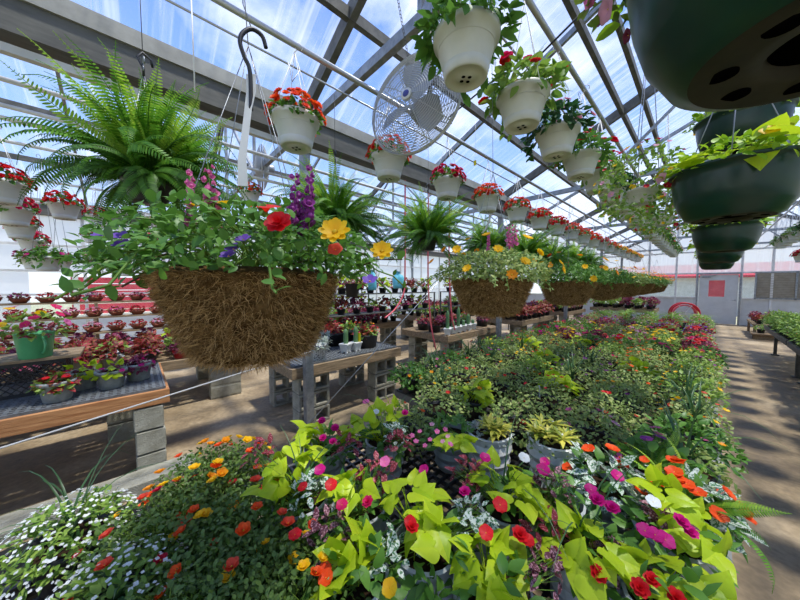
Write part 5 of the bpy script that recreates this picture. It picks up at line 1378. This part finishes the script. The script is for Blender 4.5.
far_bench(-4.4, -3.15, 7.2, 9.4, .73, 'weathered bench of reddish pots past the cactus row', [0, 1, 0], ['palepink', 'crimson', 'pink'], 4, 7, 3, 'fourth bench')
far_bench(-4.4, -3.15, 10.6, 12.8, .73, 'weathered bench of reddish pots far down the aisle', [0, 1, 3], ['palepink', 'white', 'pink'], 4, 7, 3, 'fifth bench')
far_bench(-6.6, -5.3, 2.6, 5.0, .73, 'weathered bench of mixed pots in the neighbouring bay', [0, 3, 1], ['magenta', 'crimson', 'white'], 4, 8, 3, 'inner bench')
far_bench(-6.6, -5.3, 6.0, 8.4, .73, 'weathered bench of mixed pots deeper in the neighbouring bay', [0, 3, 1], ['magenta', 'crimson', 'white'], 4, 7, 3, 'second inner bench')
far_bench(-2.9, -1.1, 12.3, 13.6, .85, 'pale wooden table of purple and white flowers beyond the long flower bench', [1, 3], ['white', 'palepink'], 6, 4, 4, 'end table')
# tiered racks standing on the inner benches
def rack(x0, x1, y0, y1, z, lab, what):
    t = thing('plant_rack', lab, 'rack', (0, 0, 0))
    for zz in (z, z + .42): part('shelf_board', mesh('shelf_board', box((x0 + x1) / 2, (y0 + y1) / 2, zz - .01, x1 - x0, y1 - y0, .02), M['galvd'], False), t)
    for a in (x0 + .02, x1 - .02):
        for b in (y0 + .02, y1 - .02): part('upright', mesh('upright', box(a, b, (z + .42) / 2, .03, .03, z + .42), M['galvd'], False), t)
    n = int((y1 - y0) / .36)
    for k in (0, 1):
        for i in range(n):
            nm, fo = kinds[int(rng.integers(4))]; c = ['palepink', 'white', 'crimson', 'magenta'][int(rng.integers(4))]
            put(((x0 + x1) / 2 + rng.normal(0, .02), y0 + .2 + .36 * i, z + .42 * k + .0005), nm + ' with ' + WORD.get(c, c) + ' flowers, ' + ORD[i].replace('nearest', 'first') + ' along ' + ('lower', 'upper')[k] + ' shelf, ' + what, 'small', fo, [('merged', CB[c])], rng.uniform(0, 6), group=what, s=1.5, name='rack_plant')
rack(-5.2, -4.85, 2.5, 5.8, 1.05, 'grey two-shelf plant rack beyond the cactus bench', 'first rack')
rack(-5.2, -4.85, 6.4, 10.0, 1.05, 'grey two-shelf plant rack further down, beyond the third bench', 'second rack')
rack(-7.6, -7.2, 1.8, 5.4, 1.1, 'grey two-shelf plant rack deep in the neighbouring bay', 'deep rack')
# things hanging and standing in the background
bk = thing('black_bucket', 'black bucket with red inside hanging behind the biggest moss basket', 'bucket', tuple(aty(352, 297, 2.9)), 0)
part('bucket_body', mesh('bucket_body', lathe([(1e-4, 0), (.1, 0), (.125, .24), (.132, .245), (.12, .24), (.1, .1), (1e-4, .1)], 28), M['black']), bk)
part('bail', mesh('bail', tube([(.128 * math.cos(a), 0, .24 + .3 * math.sin(a)) for a in np.linspace(0, PI, 12)], .003, 5), M['wire']), bk)
part('red_liner', mesh('red_liner', lathe([(.118, .238), (.1, .2), (1e-4, .19)], 24), M['redfoil']), bk)
part('hanging_wire', mesh('hanging_wire', tube([(0, 0, .54), (0, 0, 3.1 - float(aty(352, 297, 2.9)[2]))], .002, 4), M['wire']), bk)
for i, (u, v, yy, hh, lab) in enumerate(((372, 290, 3.3, .3, 'pale blue plastic bag on a stand behind the black bucket'), (398, 288, 3.5, .22, 'second pale blue bag, beside white wrapped goods'))):
    p = aty(u, v, yy); q = np.random.default_rng(i)
    tb = lathe([(1e-4, 0), (.09, 0), (.1, .05), (.11, .18), (.08, hh), (.03, hh + .04), (.05, hh + .08)], 22); tb.V = tb.V * [1, .6, 1] + q.normal(0, .006, tb.V.shape)
    o = thing('plastic_bag', lab, 'bag', tuple(p), .4 * i); part('bag', mesh('bag', tb, M['cyan']), o); part('hanging_tie', mesh('hanging_tie', tube([(0, 0, hh), (0, 0, 3.1 - p[2])], .003, 4), M['whitewire']), o)
# pink hoses
def hose(pts, lab):
    out = spline(pts)
    return single('garden_hose', mesh('garden_hose', tube(out, .011, 8), M['hose']), lab, 'hose')
hx_ = lambda u, v: atx(u, v, -2.9)
top = lambda p: p + np.array([0, 0, 3.1 - p[2]])
hose([top(hx_(449, 300)), hx_(449, 250), hx_(450, 290), hx_(452, 318), hx_(455, 330)], 'pink hose hanging down to the cactus pots on the third bench')
hose([top(hx_(428, 300)), hx_(428, 270), hx_(429, 300), hx_(431, 325), hx_(436, 350)], 'pink hose end dangling in front of the third bench')
hose([top(hx_(405, 300)), hx_(405, 270), hx_(404, 292), hx_(396, 308), hx_(385, 318)], 'pink hose curving down towards the black tub')
single('brace_cable', mesh('brace_cable', tube([(-2.9, 1.15, 0), (-2.9, 5.5, 3.1)], .006, 6), M['pipe']), 'taut steel brace cable slanting between two posts', 'cable')
single('guide_rope', mesh('guide_rope', tube([(-2.9, 1.38, .93), (-2.9, .4, .8), (-2.9, -.6, .66), (-2.9, -2.2, .46)], .006, 6), M['rope']), 'white rope stretched from the post along the orange pine bench', 'rope')
# floor boards and cloth beside the flower bench
single('ground_cloth', mesh('ground_cloth', box(-2.35, -1.2, .006, 1.1, 2.6, .01), M['black'], False), 'black ground cloth on the floor below the alyssum', 'cloth')
fb = single('kerb_stone', mesh('kerb_stone', box(0, 0, .05, .24, 3.0, .1), M['concrete'], False), 'low concrete kerb on the floor beside the black cloth', 'kerb', (-3.05, -1.15, 0), .02); bevel(fb, .006)
t = thing('potted_fern', 'small green fern in a black pot low beside the alyssum', 'fern', (-1.95, -.75, .012)); part('pot', P_small, t); part('fronds', mesh('fronds', fern_mesh(np.random.default_rng(8), 40, .4, .11, .03), FERN_M), t)

# ================================================================== across the path
rng = np.random.default_rng(5)
for i, (y0, y1) in enumerate(((2.6, 5.4), (5.5, 8.3), (8.4, 11.2))):
    t = thing('rolling_bench', 'dark steel bench of green seedlings across the path, ' + ORD[i] + ' section', 'bench', (0, 0, 0), 0, 'seedling benches across the path')
    zt = .68; x0, x1 = 1.02, 2.5
    part('lattice_top', mesh('lattice_top', lattice(x0, x1, y0, y1, zt, .09), M['black'], False), t)
    part('frame', mesh('frame', join(box(x0, (y0 + y1) / 2, zt - .05, .04, y1 - y0, .09), box(x1, (y0 + y1) / 2, zt - .05, .04, y1 - y0, .09), box((x0 + x1) / 2, y0, zt - .05, x1 - x0, .04, .09), box((x0 + x1) / 2, y1, zt - .05, x1 - x0, .04, .09)), M['galvd'], False), t)
    for a in (x0 + .15, x1 - .15):
        for b in (y0 + .2, y1 - .2): part('leg', mesh('leg', join(box(a, b, .32, .05, .05, .64), box(a, b, .01, .12, .12, .02)), M['galvd'], False), t)
    for a in range(7):
        for b in range(4):
            x = x0 + .18 + b * .37; y = y0 + .2 + a * .4; c = ['yellow', 'orange', 'crimson', 'white'][(a + b + i) % 4]
            q = put((x, y, zt + .0005), 'green seedlings with ' + c + ' buds, ' + ('first', *ORD[1:])[b] + ' from path, line ' + ORD[a].replace('nearest', 'one') + ', ' + ORD[i] + ' seedling bench', 'black', fol('green', (a + b) % 3), [('merged', blm('five', c, 5, (.018, .026), 0))], rng.uniform(0, 6), group='seedling bench pots', name='seedling_pot', s=1.25)
t = thing('low_stand', 'low stand of dark red leaved pots beside the end door', 'stand', (0, 0, 0))
part('stand_top', mesh('stand_top', box(1.55, 15.2, .4, 1.0, 2.0, .05), M['wood'], False), t); part('shelf', mesh('shelf', box(1.5, 14.0, .16, 1.0, .5, .04), M['wood'], False), t)
for a in (1.1, 2.0):
    for b in (14.3, 16.1): part('leg', mesh('leg', box(a, b, .19, .06, .06, .38), M['wood'], False), t)
for b in (13.85, 14.15): part('leg', mesh('leg', box(1.5, b, .07, .9, .05, .14), M['wood'], False), t)
for a in range(3):
    for b in range(4):
        put((1.2 + .33 * a, 14.4 + .5 * b, .4255), 'dark red leaved pot, ' + ('first', *ORD[1:])[a] + ' from path, line ' + ORD[b].replace('nearest', 'one') + ', low stand by the door', 'small', [COL, COLP][b % 2], [('merged', CB['crimson'])], 0, group='low stand pots', s=1.3, name='coleus_pot')
    put((1.2 + .33 * a, 14.0, .1805), 'green leaved pot, ' + ('first', *ORD[1:])[a] + ' from path, on the bottom shelf by the door', 'small', GRN, [('merged', CB['white'])], 0, group='low stand pots', s=1.2)
# hose reel
p = aty(684, 312, 14.6)
t = thing('hose_reel', 'red hose reel on a white frame at the far end of the flower bench', 'hose reel', (float(p[0]), 14.6, 0), .25)
part('rim', mesh('rim', join(*[tube([(R * math.cos(a), dy, .62 + R * math.sin(a)) for a in np.linspace(0, 2 * PI, 41)[:-1]], .03, 8, 0, True) for dy in (-.12, .12) for R in (.38,)]), M['redfoil']), t)
part('hose_coil', mesh('hose_coil', join(*[tube([(.3 * math.cos(a), dy, .62 + .3 * math.sin(a)) for a in np.linspace(0, 2 * PI, 33)[:-1]], .022, 6, 0, True) for dy in np.arange(-.1, .11, .045)]), M['hose']), t)
part('spokes', mesh('spokes', join(*[beam((0, dy, .62), (.37 * math.cos(a), dy, .62 + .37 * math.sin(a)), .02, .02) for dy in (-.12, .12) for a in np.arange(6) * PI / 3]), M['whitep'], False), t)
part('stand_frame', mesh('stand_frame', join(*[beam((s * .4, dy, 0), (0, dy, .62), .03, .03) for s in (-1, 1) for dy in (-.18, .18)], beam((0, -.2, .62), (0, .2, .62), .03, .03)), M['whitep'], False), t)
# ================================================================== light, sky, camera
def world():
    w = bpy.data.worlds.new('sky'); bpy.context.scene.world = w; w.use_nodes = True
    nt = w.node_tree; nt.nodes.clear(); N, K = nt.nodes.new, nt.links.new
    out = N('ShaderNodeOutputWorld'); bg = N('ShaderNodeBackground')
    tc = N('ShaderNodeTexCoord'); sp = N('ShaderNodeSeparateXYZ'); K(tc.outputs['Generated'], sp.inputs[0])
    r = N('ShaderNodeValToRGB'); e = r.color_ramp.elements
    e[0].position = .0; e[0].color = lin('dfe6ee'); e[1].position = .75; e[1].color = lin('3f74c8')
    x = e.new(.25); x.color = lin('86ade0')
    K(sp.outputs['Z'], r.inputs['Fac'])
    mp = N('ShaderNodeMapping'); mp.inputs['Scale'].default_value = (1.2, 1.2, 2.2); mp.inputs['Location'].default_value = (.3, .1, .4); K(tc.outputs['Generated'], mp.inputs[0])
    n = N('ShaderNodeTexNoise'); n.inputs['Scale'].default_value = 1.8; n.inputs['Detail'].default_value = 7; n.inputs['Roughness'].default_value = .55; K(mp.outputs[0], n.inputs['Vector'])
    cr = N('ShaderNodeMapRange'); cr.inputs['From Min'].default_value = .5; cr.inputs['From Max'].default_value = .72; K(n.outputs['Fac'], cr.inputs['Value'])
    mx = N('ShaderNodeMix'); mx.data_type = 'RGBA'; K(cr.outputs[0], mx.inputs['Factor']); K(r.outputs[0], mx.inputs[6]); mx.inputs[7].default_value = lin('f4f5f7')
    K(mx.outputs[2], bg.inputs['Color']); bg.inputs['Strength'].default_value = SKY
    K(bg.outputs[0], out.inputs['Surface'])
SKY = 1.25
world()
sd = bpy.data.lights.new('sun', 'SUN'); sd.energy = 4.6; sd.angle = math.radians(3.2); sd.color = (1, .93, .8)
so = bpy.data.objects.new('sun', sd); C.objects.link(so)
so.rotation_euler = Vector((-.27, -.13, -1.0)).to_track_quat('-Z', 'Y').to_euler()

cd = bpy.data.cameras.new('camera'); co = bpy.data.objects.new('camera', cd); C.objects.link(co)
cd.sensor_width = 36; cd.lens = 36 * FPX / 800; cd.clip_start = .02; cd.clip_end = 300
co.location = (0, 0, CAM_H); co.rotation_euler = (PI / 2 - PITCH, 0, YAW)
sc = bpy.context.scene; sc.camera = co
sc.view_settings.view_transform = 'Standard'; sc.view_settings.look = 'None'; sc.view_settings.gamma = 1; sc.view_settings.use_curve_mapping = False
sc.view_settings.exposure = 0.5
sc.cycles.max_bounces = 10; sc.cycles.transparent_max_bounces = 12; sc.cycles.diffuse_bounces = 4; sc.cycles.transmission_bounces = 6
sc.cycles.caustics_reflective = False; sc.cycles.caustics_refractive = False
sc.cycles.use_denoising = True
